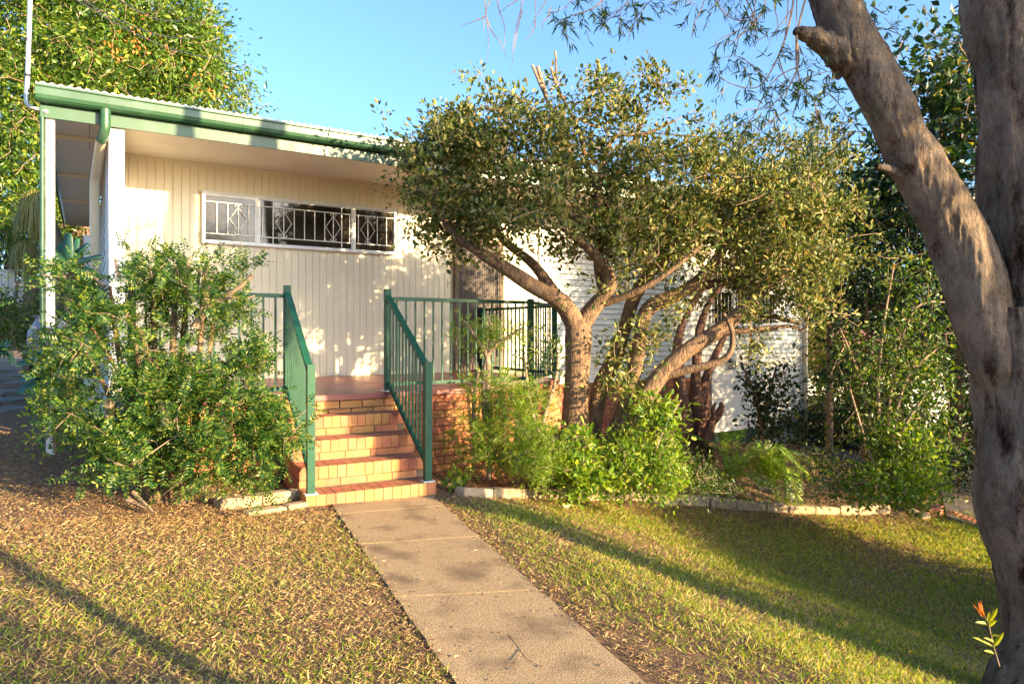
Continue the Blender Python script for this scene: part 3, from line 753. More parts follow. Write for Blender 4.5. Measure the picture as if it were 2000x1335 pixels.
# ------------------------------------------------------------------ garden edging
def edging(pts, w_px, label, dz=.07, depth=.13, jit=.01, step=.42, group=None):
    P3 = np.array([G(*p) for p in pts]); P3, _ = smooth_path(P3, np.zeros(len(P3)), 8)
    Ls = np.concatenate([[0], np.cumsum(np.linalg.norm(np.diff(P3[:, :2], axis=0), axis=1))])
    root = thing('garden_edging', label, 'garden edging', P3[len(P3)//2], group)
    s_ = 0; rr = random.Random(len(pts)*7)
    while s_ < Ls[-1]-.1:
        e = min(s_+step*rr.uniform(.85, 1.15), Ls[-1])
        q0 = np.array([np.interp(s_+.006, Ls, P3[:, c_]) for c_ in range(3)]); q1 = np.array([np.interp(e-.006, Ls, P3[:, c_]) for c_ in range(3)])
        d = (q1-q0)[:2]; Ld = np.linalg.norm(d); ang = math.atan2(d[1], d[0])+rr.uniform(-.02, .02)
        q = MB(); q.cbox(0, 0, -.08, Ld, depth, dz+rr.uniform(-jit, jit), .012)
        me = np_mesh('edging_block', q.g); me.materials.append(M['kerb'])
        o = inst('edging_block', me, (q0[0], q0[1], (gz(q0[0], q0[1])+gz(q1[0], q1[1]))/2), root, rot=(rr.uniform(-.05, .05), -math.atan2(float(gz(q1[0], q1[1])-gz(q0[0], q0[1])), Ld), ang))
        s_ = e
    return P3
kr = edging([(905, 972), (1000, 974), (1100, 976), (1200, 978), (1275, 982), (1370, 990), (1460, 998), (1530, 1003), (1640, 1006), (1740, 1004)], 0, 'low curved concrete block edging between lawn and garden, right of the steps', .14)
kl = edging([(430, 996), (500, 990), (603, 972)], 0, 'short concrete edging running into the left foot of the steps', .10)
kl2 = edging([(485, 1010), (605, 992)], 0, 'weathered flat concrete edging strip in the leaf litter left of the path', .045, .10)

# brick pier + edging bricks + loose block at the right
bkr = brick_me('brick', .23, .11, .076, [M['redbrick']])
bp0 = G(1812, 1012); pier = thing('brick_pier_stub', 'low stack of red bricks at the end of the garden edging', 'brick stack', bp0)
for lv in range(2):
    for q in range(2):
        for q2 in range(2):
            o = inst('brick', bkr, (bp0[0]+.235*q2-.05*lv*0, bp0[1]+.118*q, bp0[2]+.086*lv-.03), pier)
be = thing('brick_edging', 'row of flat red bricks edging the dark paving by the big trunk', 'brick edging', G(1880, 1030))
p0_, p1_ = G(1858, 1010), G(1945, 1040)
nn = 9
for q in range(nn):
    c_ = p0_+(p1_-p0_)*(q/(nn-1)); dd = p1_-p0_; ang = math.atan2(dd[1], dd[0])+math.pi/2
    inst('brick', bkr, (c_[0], c_[1], float(gz(c_[0], c_[1]))-.03), be, ang)
cb = thing('broken_concrete_block', 'tilted grey concrete lump lying before the red brick stack', 'concrete block', G(1785, 1002))
q = MB(); q.cbox(-.12, -.07, 0, .12, .07, .09, .015); me = np_mesh('block', q.g); me.materials.append(M['kerb']); inst('block', me, G(1780, 1003), cb, rot=(.35, .1, .6)); inst('block', me, G(1800, 1010), cb, rot=(-.1, .05, 1.0))

# dark paving on the right, paving behind the garage corner, flagstones at left
def paving(name, corners, nu, nv, mt, rs, gap=.02, lift=.03):
    root = bpy.data.objects.new(name, None); C.objects.link(root); root['kind'] = 'structure'
    cs = [np.array(c[:2]) for c in corners]; cen = sum(cs)/4; root.location = (cen[0], cen[1], float(gz(*cen)))
    rr = random.Random(rs)
    gp = {}
    for i_ in range(nu+1):
        for j_ in range(nv+1):
            u, v = i_/nu, j_/nv
            q = (cs[0]*(1-u)+cs[1]*u)*(1-v)+(cs[3]*(1-u)+cs[2]*u)*v
            gp[i_, j_] = q+np.array((rr.uniform(-1, 1), rr.uniform(-1, 1)))*.05*(1 if 0 < i_ < nu and 0 < j_ < nv else 0)
    for i_ in range(nu):
        for j_ in range(nv):
            qs = [gp[i_, j_], gp[i_+1, j_], gp[i_+1, j_+1], gp[i_, j_+1]]; c_ = sum(qs)/4
            ql = [c_+(p_-c_)*(1-gap/np.linalg.norm(p_-c_)) for p_ in qs]; h = lift+rr.uniform(-.006, .006)
            V_ = [(p_[0], p_[1], float(gz(*p_))-.05) for p_ in ql]+[(p_[0], p_[1], float(gz(*p_))+h) for p_ in ql]
            q = MB(); q.add(V_, [(0,1,5,4),(1,2,6,5),(2,3,7,6),(3,0,4,7),(4,5,6,7)]); q.build('paver', mt, root)
paving('paving', [G(1850, 1015), G(2060, 1070), G(2100, 850), G(1800, 860)], 7, 9, M['slate'], 4)
paving('side_path', [P(1560, 905, 13.5), P(1700, 905, 13.5), P(1700, 868, 17), P(1580, 862, 18)], 5, 6, M['slate'], 5)
flag = bpy.data.objects.new('stone_path', None); C.objects.link(flag); flag['kind'] = 'structure'; flag.location = [float(c) for c in G(10, 760)]
rr = random.Random(5)
for (px, py, sx, sy) in ((8, 800, .34, .2), (-40, 790, .3, .2), (20, 781, .36, .18), (-25, 772, .3, .16), (5, 765, .3, .14), (30, 748, .34, .13), (-20, 744, .4, .12), (20, 735, .42, .12), (-10, 724, .45, .12), (25, 717, .42, .12), (5, 709, .5, .12), (-60, 730, .4, .15), (30, 701, .4, .12)):
    c_ = G(px, py); q = MB(); n_ = 7
    pr = [(sx*math.cos(2*math.pi*k2/n_)*rr.uniform(.8, 1.1), sy*2.0*math.sin(2*math.pi*k2/n_)*rr.uniform(.8, 1.1)) for k2 in range(n_)]
    q.prism(pr, 'z', -.04, .03); me = np_mesh('flagstone', q.g); me.materials.append(M['lstone']); inst('flagstone', me, c_, flag, .4)


# ------------------------------------------------------------------ plants
def unit(v): return v/(np.linalg.norm(v, axis=-1, keepdims=True)+1e-9)
def leafV(pos, ax, nr, Ln, Wd, shape='oval', fold=.25, droop=.15):
    n = len(pos); ax = unit(ax); sd = unit(np.cross(ax, nr)); nr = np.cross(sd, ax)
    Ln = np.broadcast_to(Ln, n)[:, None]; Wd = np.broadcast_to(Wd, n)[:, None]*.5
    if shape == 'oval':
        tb = [(0, 0), (.28, 1), (.72, .85), (1, 0), (.72, -.85), (.28, -1)]
    elif shape == 'line':
        tb = [(0, 0), (.25, 1), (.65, .8), (1, 0), (.65, -.8), (.25, -1)]
    V_ = np.zeros((n, 6, 3))
    for k, (t, s_) in enumerate(tb):
        V_[:, k] = pos+ax*Ln*t+sd*Wd*s_+nr*(abs(s_)*fold*Wd-droop*Ln*t*t)
    b = (np.arange(n)*6)[:, None]
    F_ = np.concatenate([b+np.array([[0, 1, 2, 3]]), b+np.array([[0, 3, 4, 5]])])
    return V_.reshape(-1, 3), F_
def leaf2(pos, ax, nr, Ln, Wd, fold=.2):
    n = len(pos); ax = unit(ax); sd = unit(np.cross(ax, nr)); nr = np.cross(sd, ax)
    Ln = np.broadcast_to(Ln, n)[:, None]; Wd = np.broadcast_to(Wd, n)[:, None]*.5
    V_ = np.zeros((n, 4, 3)); V_[:, 0] = pos; V_[:, 1] = pos+ax*Ln*.45+sd*Wd+nr*fold*Wd; V_[:, 2] = pos+ax*Ln-nr*.12*Ln; V_[:, 3] = pos+ax*Ln*.45-sd*Wd+nr*fold*Wd
    b = (np.arange(n)*4)[:, None]
    return V_.reshape(-1, 3), b+np.array([[0, 1, 2, 3]])

RGT = np.array((CT, -ST, 0)); FWD = np.array((ST, CT, 0)); UP = np.array((0, 0, 1.))
def lobe_pts(lobes, n, r, shell=.6, clump=0, csig=.13):
    """lobes: (px,py,D,rx_px,ry_px,rd_m[,weight])"""
    wts = np.array([l[3]*l[4]*(l[6] if len(l) > 6 else 1) for l in lobes], float); wts /= wts.sum()
    nfull = n
    if clump: n = max(4, n//clump)
    idx = r.choice(len(lobes), n, p=wts); out = np.zeros((n, 3))
    d = unit(r.normal(size=(n, 3))); rad = r.random(n)**(1/3)
    rad = np.where(r.random(n) < shell, .75+.25*r.random(n), rad)
    for k, l in enumerate(lobes):
        m_ = idx == k; c_ = P(l[0], l[1], l[2]); sc = l[2]/FPX
        v = d[m_]*rad[m_][:, None]
        out[m_] = c_+v[:, :1]*RGT*l[3]*sc+v[:, 1:2]*FWD*l[5]+v[:, 2:3]*UP*l[4]*sc
    if clump:
        ch = r.integers(0, n, nfull); sg = csig*r.uniform(.5, 1.5, n)[ch][:, None]
        out = out[ch]+r.normal(size=(nfull, 3))*sg*np.array((1, 1, .75)); idx = idx[ch]
    return out, idx
def grow(skel, targets, r, jit=.06, seg=.18, wdown=0.0):
    """skel: (M,3) nodes with parents in chain handled by caller (only used as roots). returns pos, parent"""
    nmax = len(skel)+len(targets)*8
    pos = np.zeros((nmax, 3)); par = np.full(nmax, -1); M0 = len(skel); pos[:M0] = skel; cnt = M0
    d0 = np.array([np.min(np.linalg.norm(skel-t, axis=1)) for t in targets]); order = np.argsort(d0)
    tips = np.zeros(len(targets), int)
    for oi in order:
        t = targets[oi]; dd = np.linalg.norm(pos[:cnt]-t, axis=1); j_ = int(np.argmin(dd)); dist = dd[j_]
        k = min(6, max(1, int(dist/seg))); p0 = pos[j_].copy(); last = j_
        for q in range(1, k+1):
            u = q/k; p_ = p0+(t-p0)*u
            if q < k: p_ = p_+r.normal(size=3)*jit*dist**.5+UP*(-.10*dist*4*u*(1-u))*wdown
            pos[cnt] = p_; par[cnt] = last; last = cnt; cnt += 1
        tips[oi] = last
    return pos[:cnt], par[:cnt], M0, tips
def branches_vf(pos, par, M0, r_tip=.0022, expo=2.4, rmax=.05):
    n = len(pos); acc = np.zeros(n); haschild = np.zeros(n, bool)
    for i_ in range(n-1, M0-1, -1):
        if not haschild[i_]: acc[i_] = r_tip**expo
        acc_p = acc[i_]
        if par[i_] >= 0: acc[par[i_]] += acc_p; haschild[par[i_]] = True
    rad = np.minimum(acc**(1/expo), rmax)
    idx = np.arange(M0, n); p0 = pos[par[idx]]; p1 = pos[idx]; r1 = rad[idx]
    r0 = np.where(par[idx] >= M0, rad[np.maximum(par[idx], 0)], r1*1.2); r0 = np.minimum(r0, r1*1.6)
    return edges_vf(p0, p1, r0, r1, 4), rad
def strokes_mb(strokes, n=12, noise=.10, sub=6):
    g = MB(); sk = []
    for st in strokes:
        D = np.array([s_[2] for s_ in st]); pts = np.array([P(*s_[:3]) for s_ in st]); r_ = np.array([s_[3] for s_ in st])*D/FPX
        p2, r2 = smooth_path(pts, r_, sub)
        V_, F_ = tube_vf(p2, r2, n, noise, 0, 1.5); g.add(V_, F_)
        k = len(p2)-1; c_ = len(V_); VV = np.vstack([V_, p2[k][None]]); ring = np.arange(n)+k*n
        g.add(VV, [(ring[i_], ring[(i_+1) % n], c_) for i_ in range(n)])
        sk.append(p2)
    return g, np.concatenate(sk), sk
def plant(name, label, cat, base, strokes, lobes, ncl, lpc, leaf, lm, barkm, twigm, seed, group=None, spread=.09, shape='oval', jit=.06, skfrom=.35, shell=.6, tip=.0022, noise=.10, nside=12, up=.35, pinnate=None, sticks=None, sun=0, trunkname='trunk', wdown=0, upn=.6, clump=0, csig=.13):
    r = np.random.default_rng(seed)
    base = np.array(base, float); root = thing(name, label, cat, base, group)
    if strokes:
        g, _, sks = strokes_mb(strokes, nside, noise)
        g.build(trunkname, barkm, root, True)
        sk = np.concatenate([s_[int(len(s_)*skfrom):] for s_ in sks])
    else: sk = np.array([base+np.array((0, 0, .02))])
    tg, idx = lobe_pts(lobes, ncl, r, shell, clump, csig)
    tg[:, 2] = np.maximum(tg[:, 2], gz(tg[:, 0], tg[:, 1])+.03)
    pos, par, M0, tips = grow(sk, tg, r, jit, wdown=wdown)
    (V_, F_), rad = branches_vf(pos, par, M0, tip)
    g = MB(); g.add(V_, F_)
    if sticks:
        for st in sticks:
            p_ = np.array([P(*s_[:3]) for s_ in st]); rs = np.array([s_[3] for s_ in st])*np.array([s_[2] for s_ in st])/FPX
            g.tube(p_, rs, 6)
    stuff(g.build('branches', twigm, root))
    # leaves
    td = unit(pos[tips]-pos[par[tips]])
    if pinnate is None:
        n = ncl*lpc; ti = np.repeat(np.arange(ncl), lpc); base_p = pos[tips][ti]; dirs = td[ti]
        off = r.normal(size=(n, 3))*spread; lp = base_p+off-dirs*r.random((n, 1))*spread*1.2
        ax = unit(off)*.9+dirs*.5+r.normal(size=(n, 3))*.45+UP*up
        nr = r.normal(size=(n, 3))*.8+UP*upn
        Ln = leaf[0]*(.45+.95*r.random(n)**1.0); Wd = Ln*leaf[1]*r.uniform(.8, 1.2, n)
        V_, F_ = leafV(lp, ax, nr, Ln, Wd, shape) if shape != 'tri' else leaf2(lp, ax, nr, Ln, Wd)
    else:
        np_, pl_ = pinnate           # pairs, rachis length
        n = ncl*lpc; ti = np.repeat(np.arange(ncl), lpc); off = r.normal(size=(n, 3))*spread
        rp = pos[tips][ti]+off*.6-td[ti]*r.random((n, 1))*spread; ra = unit(unit(off)*.9+td[ti]*.5+r.normal(size=(n, 3))*.4+UP*up)
        rn = unit(r.normal(size=(n, 3))*.5+UP*.8); rs_ = unit(np.cross(ra, rn)); rn = np.cross(rs_, ra); rl = pl_*r.uniform(.6, 1.2, n)
        Vs = []; po, ax_, nn_ = [], [], []
        for k in range(np_):
            t_ = (k+1)/np_
            c_ = rp+ra*(rl*t_)[:, None]-rn*(.25*rl*t_*t_)[:, None]
            for sg in (-1, 1):
                po.append(c_); ax_.append(rs_*sg+ra*.5); nn_.append(rn)
        po = np.concatenate(po); ax_ = np.concatenate(ax_); nn_ = np.concatenate(nn_)+r.normal(size=(len(po), 3))*.15
        Ln = leaf[0]*r.uniform(.75, 1.15, len(po)); V_, F_ = leaf2(po, ax_, nn_, Ln, Ln*leaf[1])
    g = MB(); g.add(V_, F_); stuff(g.build('foliage', lm, root))
    return root, pos, tips

DT = 7.9
# --- central tree (left crown)
sA = [[(1128, 945, DT, 31.0), (1122, 850, DT, 26.7), (1126, 740, DT, 24.9), (1130, 660, DT, 25.8), (1126, 625, DT, 22.4)],
      [(1128, 640, DT, 20.6), (1095, 590, DT-.1, 18.1), (1040, 558, DT-.2, 15.5), (985, 522, DT-.3, 12.9), (935, 492, DT-.3, 10.3), (885, 455, DT-.3, 6.9), (850, 400, DT-.3, 3.4)],
      [(1100, 600, DT, 12.9), (1045, 520, DT+.15, 10.3), (985, 470, DT+.3, 7.7), (930, 400, DT+.3, 5.2), (890, 310, DT+.3, 2.6)],
      [(1128, 645, DT, 18.9), (1160, 600, DT, 17.2), (1190, 560, DT-.05, 14.6), (1182, 525, DT-.1, 12.0), (1145, 480, DT-.2, 9.5), (1100, 440, DT-.2, 6.9), (1070, 350, DT-.2, 4.3)],
      [(1178, 575, DT, 10.3), (1168, 505, DT+.15, 9.5), (1180, 420, DT+.2, 6.9), (1220, 320, DT+.2, 5.2), (1262, 220, DT+.2, 2.6)],
      [(1165, 598, DT, 7.7), (1240, 570, DT-.2, 6.9), (1300, 535, DT-.3, 5.2), (1370, 480, DT-.3, 3.4)],
      [(1120, 450, DT, 6.0), (1125, 340, DT, 5.2), (1095, 260, DT, 4.3), (1072, 205, DT, 3.4), (1060, 175, DT, 3.0)],
      [(1180, 420, DT+.1, 6.0), (1150, 330, DT+.1, 5.2), (1128, 250, DT, 3.9), (1090, 170, DT, 2.6), (1086, 112, DT, 1.7)],
      [(1160, 440, DT, 6.9), (1190, 280, DT, 5.2), (1260, 262, DT, 3.4), (1320, 235, DT, 1.7)]]
lA = [(880, 320, DT, 95, 110, .7), (870, 420, DT-.1, 80, 80, .6), (960, 240, DT, 110, 75, .7), (1010, 330, DT, 150, 110, .9), (1150, 300, DT, 120, 100, .8, .8), (1250, 200, DT, 75, 65, .45, .8),
      (1180, 210, DT, 60, 60, .4, .5), (1070, 420, DT-.2, 170, 75, .8), (1250, 380, DT, 130, 110, .9), (930, 480, DT-.3, 60, 35, .4), (1180, 480, DT-.2, 110, 50, .7), (1080, 200, DT, 120, 40, .4, .35)]
plant('spreading_tree', 'olive-leaved spreading tree forking low beside the porch, pruned sticks at its top', 'tree', G(1128, 945), sA, lA, 1700, 17, (.060, .5), L['olive'], M['bark'], M['twig'], 11, group='gnarled trees in the front garden', spread=.055, shell=.5, tip=.0034, jit=.09, clump=8, csig=.15, sticks=[
    [(1068, 190, DT, 4), (1050, 130, DT, 3.5)], [(1060, 175, DT, 4), (1040, 128, DT, 3)], [(1092, 180, DT, 4), (1076, 132, DT, 3)], [(1086, 115, DT, 2.4), (1084, 100, DT, 2)]])
# --- second tree (right, multi stem)
sB = [[(1150, 930, DT+.3, 20.2), (1160, 830, DT+.3, 16.8), (1173, 755, DT+.3, 16.0), (1200, 700, DT+.3, 15.1), (1220, 640, DT+.3, 14.3), (1250, 560, DT+.4, 11.8), (1330, 470, DT+.5, 6.7), (1380, 380, DT+.5, 3.4)],
      [(1170, 950, DT+.1, 21.8), (1200, 845, DT+.1, 16.0), (1230, 765, DT+.1, 15.1), (1246, 680, DT+.1, 14.3), (1265, 605, DT+.1, 14.3), (1330, 572, DT+.1, 12.6), (1380, 530, DT, 10.1), (1420, 470, DT, 7.6), (1450, 390, DT, 4.2)],
      [(1180, 930, DT, 22.7), (1218, 840, DT, 18.5), (1285, 738, DT, 16.8), (1340, 685, DT, 16.0), (1400, 648, DT, 14.3), (1450, 606, DT, 11.8), (1490, 569, DT, 10.1), (1545, 520, DT, 6.7), (1600, 440, DT, 3.4)],
      [(1290, 735, DT, 9.2), (1345, 722, DT-.1, 7.6), (1418, 698, DT-.2, 6.3), (1430, 650, DT-.2, 5.0), (1412, 610, DT-.2, 3.4)],
      [(1395, 652, DT, 6.7), (1460, 645, DT-.1, 5.0), (1545, 637, DT-.1, 3.4), (1568, 648, DT-.1, 1.7)],
      [(1455, 606, DT, 6.7), (1500, 615, DT, 5.0), (1562, 632, DT, 3.4)],
      [(1330, 572, DT+.1, 10.1), (1400, 552, DT+.3, 8.4), (1480, 545, DT+.5, 5.9), (1560, 500, DT+.6, 3.4)]]
lB = [(1380, 400, DT+.2, 130, 90, .9), (1500, 440, DT+.2, 120, 90, .9), (1440, 490, DT, 140, 55, .8), (1550, 530, DT-.1, 110, 70, .6, 1.1), (1640, 470, DT+.1, 60, 80, .5, 1.1), (1600, 380, DT+.3, 70, 60, .5, .9), (1340, 310, DT+.3, 100, 65, .6, .8), (1440, 320, DT+.4, 100, 60, .6, .7), (1560, 330, DT+.5, 80, 70, .6, .5),
      (1580, 430, DT+.4, 60, 60, .5), (1290, 470, DT+.2, 90, 60, .7), (1400, 600, DT, 120, 45, .5, .45), (1220, 700, DT-.1, 80, 70, .4, .35), (1460, 660, DT-.1, 80, 40, .3, .4), (1200, 560, DT-.2, 60, 40, .4, .4), (1600, 600, DT, 60, 40, .4, .5)]
plant('spreading_tree', 'leaning multi-stemmed tree with low branches reaching right before the white weatherboards', 'tree', G(1180, 945), sB, lB, 1600, 17, (.060, .42), L['olive'], M['bark'], M['twig'], 12, group='gnarled trees in the front garden', spread=.055, shell=.5, tip=.0034, jit=.09, clump=8, csig=.15)

# --- big paperbark at the right: trunk and two limbs with furrowed bark
from mathutils import noise as mnoise
def bark_tube(g, pts, rad, n=72, sub=14, amp=.10, seed=0, frq=1.0, bumps=()):
    p2, r2 = smooth_path(np.array(pts), np.array(rad), sub)
    V_, F_ = tube_vf(p2, r2, n, .05, 0, .6)
    V_ = V_.reshape(len(p2), n, 3)
    for i_ in range(len(p2)):
        c_ = p2[i_]; R = r2[i_]
        for j_ in range(n):
            d = V_[i_, j_]-c_; dn = d/np.linalg.norm(d); q = c_+dn*R
            a_ = mnoise.noise((q[0]*11*frq+seed, q[1]*11*frq, q[2]*1.6*frq))
            b_ = 1-abs(mnoise.noise((q[0]*24*frq, q[1]*24*frq+seed, q[2]*3.4*frq)))*2
            e_ = mnoise.noise((q[0]*60, q[1]*60, q[2]*14+seed))
            f_ = mnoise.noise((q[0]*3.2+seed, q[1]*3.2, q[2]*2.2))
            bb = 0
            for (bc, br_, ba) in bumps:
                dd = np.linalg.norm(q-bc)
                if dd < br_: bb += ba*(.5+.5*math.cos(math.pi*dd/br_))
            V_[i_, j_] = c_+d*(1+amp*(a_*.9+max(b_, 0)*.45-.2+e_*.28+f_*.9))+dn*bb
    g.add(V_.reshape(-1, 3), F_)
DP = 4.2
pb = thing('paperbark_tree', 'big pale flaky-barked tree forking into two limbs at the right edge', 'tree', ground(P(2020, 1400, 4.1)))
g = MB()
b0 = P(2030, 1335, 4.0); b00 = b0.copy(); b00[2] = float(gz(b0[0], b0[1]))-.1
kf = DP/FPX
bark_tube(g, [b00, P(2045, 1250, DP), P(2035, 1100, DP), P(2012, 960, DP), P(2005, 820, DP), P(1998, 700, DP), P(1995, 600, DP)], [v_*kf for v_ in (92, 76, 80, 92, 80, 82, 76)], 150, 26, .11, 1,
          bumps=((P(1905, 950, DP-.1), .14, .03), (P(1930, 1230, DP-.1), .2, -.02)))
g.build('trunk', M['paper'], pb, True)
g = MB()
bark_tube(g, [P(2000, 720, DP), P(2020, 560, DP), P(2026, 450, DP), P(2010, 340, DP), P(2000, 230, DP), P(1978, 120, DP), P(1960, 0, DP), P(1950, -160, DP), P(1930, -420, DP+.1), P(1900, -760, DP+.2)], [v_*kf for v_ in (20, 78, 92, 84, 76, 72, 78, 66, 50, 26)], 120, 22, .11, 5,
          bumps=((P(1930, 315, DP-.1), .13, .02),))
g.build('limb', M['paper'], pb, True)
g = MB()
bark_tube(g, [P(1990, 860, DP+.05), P(1952, 710, DP), P(1912, 580, DP), P(1872, 470, DP), P(1820, 370, DP), P(1772, 285, DP), P(1720, 180, DP), P(1668, 90, DP), P(1628, 0, DP), P(1580, -120, DP), P(1510, -330, DP+.1), P(1420, -620, DP+.2)], [v_*kf for v_ in (12, 54, 56, 52, 47, 44, 43, 43, 43, 38, 30, 18)], 120, 20, .11, 9,
          bumps=((P(1590, 60, DP-.05), .10, .025),))
lm2 = g.build('limb', M['paper'], pb, True)
g = MB(); bark_tube(g, [P(1660, 120, DP), P(1618, 86, DP-.05), P(1580, 68, DP-.08), P(1552, 60, DP-.1)], [36*kf, 25*kf, 14*kf, 6*kf], 40, 10, .34, 3, 1.8); g.build('branch_stub', M['paper'], lm2, True)
g = MB(); bark_tube(g, [P(1760, 345, DP), P(1735, 330, DP-.03), P(1712, 326, DP-.05)], [14*kf, 9*kf, 5*kf], 20, 5, .2, 4); g.build('branch_stub', M['paper'], lm2, True)
# hanging twigs and narrow leaves
def hanging(root, strokes, nleaf, lm, Ln, seed, wd=.13, spread=.05, dens=1):
    r = np.random.default_rng(seed); g = MB(); g2 = MB()
    for st in strokes:
        p_ = np.array([P(*s_[:3]) for s_ in st]); rr_ = np.linspace(st[0][3], .8, len(st))*st[0][2]/FPX*.5
        g.tube(p_, rr_, 5, sub=5, cap=False); p2, _ = smooth_path(p_, rr_, 10)
        nn_ = int((st[0][4] if len(st[0]) > 4 else nleaf))
        if nn_ == 0: continue
        # side shoots
        ns = max(3, nn_//9); ii = r.integers(len(p2)//5, len(p2), ns); tipsL = []
        t_ = p2[ii]; d = r.normal(size=(ns, 3))*.5; d[:, 2] -= .35; d = unit(d)*r.uniform(.06, .20, (ns, 1)); e = t_+d
        V_, F_ = edges_vf(t_, e, np.full(ns, .0014), np.full(ns, .0009), 3); g.add(V_, F_)
        li = r.integers(0, ns, nn_); u = r.random((nn_, 1)); lp = t_[li]+d[li]*u**.6; ax = unit(d[li])+r.normal(size=(nn_, 3))*.55+UP*-.35
        LL = Ln*r.uniform(.6, 1.2, nn_); V_, F_ = leafV(lp, ax, r.normal(size=(nn_, 3)), LL, LL*wd, 'line', .1, .1); g2.add(V_, F_)
    stuff(g.build('hanging_twigs', M['twig'], root)); stuff(g2.build('foliage', lm, root))
D4 = 4.1
hs_ = [[(1560, -80, D4, 5, 120), (1545, 30, D4), (1520, 110, D4), (1480, 170, D4), (1420, 160, D4), (1395, 130, D4)],
       [(1590, -60, D4, 5, 200), (1558, 60, D4), (1560, 120, D4), (1540, 170, D4), (1500, 210, D4), (1455, 215, D4), (1415, 235, D4)],
       [(1556, 60, D4, 4, 170), (1560, 150, D4), (1590, 200, D4), (1600, 240, D4), (1640, 265, D4), (1680, 255, D4)],
       [(1500, 160, D4, 3, 150), (1470, 130, D4), (1440, 110, D4), (1400, 115, D4)], [(1560, 130, D4, 3, 170), (1520, 150, D4), (1490, 190, D4), (1470, 230, D4), (1440, 250, D4)],
       [(1590, 200, D4, 3, 110), (1610, 180, D4), (1640, 205, D4), (1660, 235, D4), (1690, 250, D4)],
       [(1520, 110, D4, 3, 130), (1540, 160, D4), (1580, 150, D4), (1625, 140, D4), (1630, 165, D4)],
       [(1200, -90, D4, 5, 190), (1190, -20, D4), (1160, 15, D4), (1120, 30, D4), (1085, 45, D4)], [(1240, -90, D4, 4, 180), (1230, -10, D4), (1210, 20, D4), (1180, 45, D4)],
       [(1300, -90, D4, 4, 140), (1290, -20, D4), (1260, 12, D4), (1240, 38, D4)], [(1400, -100, D4, 4, 170), (1400, -30, D4), (1405, 15, D4), (1440, 40, D4), (1475, 30, D4)],
       [(1440, -100, D4, 4, 120), (1455, -10, D4), (1470, 40, D4), (1410, 75, D4), (1395, 85, D4)], [(1160, -90, D4, 4, 60), (1130, -20, D4), (1100, 20, D4)],
       [(1690, 60, D4+.4, 3, 60), (1720, 55, D4+.4), (1750, 65, D4+.4), (1770, 75, D4+.4)], [(1700, 10, D4+.4, 3, 30), (1722, 25, D4+.4), (1735, 30, D4+.4)],
       [(1500, -60, D4, 3, 60), (1490, 20, D4), (1440, 75, D4), (1390, 90, D4)], [(1340, -80, D4, 3, 60), (1340, -10, D4), (1360, 10, D4)],
       [(1540, 215, D4, 3, 90), (1500, 240, D4), (1470, 265, D4), (1440, 262, D4)], [(1600, 215, D4, 3, 60), (1590, 240, D4), (1585, 262, D4)]]
bare = []
for (x0, y0, x1, y1) in ((945, -30, 952, 120), (958, -30, 945, 60), (950, 35, 990, 115), (975, -30, 985, 90), (1022, -30, 1000, 100), (1020, 20, 1000, 130), (1050, -30, 1045, 40), (1080, -20, 1030, 60), (1045, 40, 1027, 80), (948, 33, 900, 50), (1030, -10, 972, 28), (1075, 15, 1060, 60), (1484, -20, 1470, 80), (1512, -20, 1516, 80), (1540, -20, 1530, 110), (1556, -60, 1556, 180), (1455, 60, 1440, 90), (1380, -20, 1350, 75), (1545, 20, 1500, 90), (1500, 60, 1475, 90)):
    bare.append([(x0, y0, D4, 3, 0), ((x0*2+x1)/3+rng.uniform(-6, 6), (y0*2+y1)/3, D4), ((x0+x1*2)/3+rng.uniform(-5, 5), (y0+2*y1)/3, D4), (x1, y1, D4)])
hanging(pb, hs_+bare, 100, L['gum'], .062, 21)

# off-frame tree further right: it throws the long shadow bands over the lawn
def simple_tree(name, label, pos, h, rtrunk, lean, crown, ncl, lpc, lm, seed, leaf=(.08, .3), cat='tree', group=None):
    r = np.random.default_rng(seed); b = ground(pos); root = thing(name, label, cat, b, group)
    pts = [b-np.array((0, 0, .1)), b+np.array((lean[0]*.4, lean[1]*.4, h*.4)), b+np.array((lean[0], lean[1], h))]
    g = MB(); g.tube(pts, [rtrunk, rtrunk*.85, rtrunk*.5], 14, noise=.1, sub=8); g.build('trunk', M['paper'], root, True)
    sk, _ = smooth_path(np.array(pts), np.zeros(3), 8); sk = sk[8:]
    d = unit(r.normal(size=(ncl, 3)))*(r.random((ncl, 1))**.5)*np.array(crown[3:6]); tg = b+np.array(crown[:3])+d
    pos_, par, M0, tips = grow(sk, tg, r, .1, seg=.4); (V_, F_), rad = branches_vf(pos_, par, M0, .004, 2.3, .1)
    g = MB(); g.add(V_, F_); stuff(g.build('branches', M['twig'], root))
    n = ncl*lpc; c_ = np.repeat(tg, lpc, 0)+r.normal(size=(n, 3))*.22; LL = leaf[0]*r.uniform(.7, 1.3, n)
    V_, F_ = leaf2(c_, r.normal(size=(n, 3))-UP*.3, r.normal(size=(n, 3))+UP*.4, LL, LL*leaf[1]); g = MB(); g.add(V_, F_); stuff(g.build('foliage', lm, root))
    return root

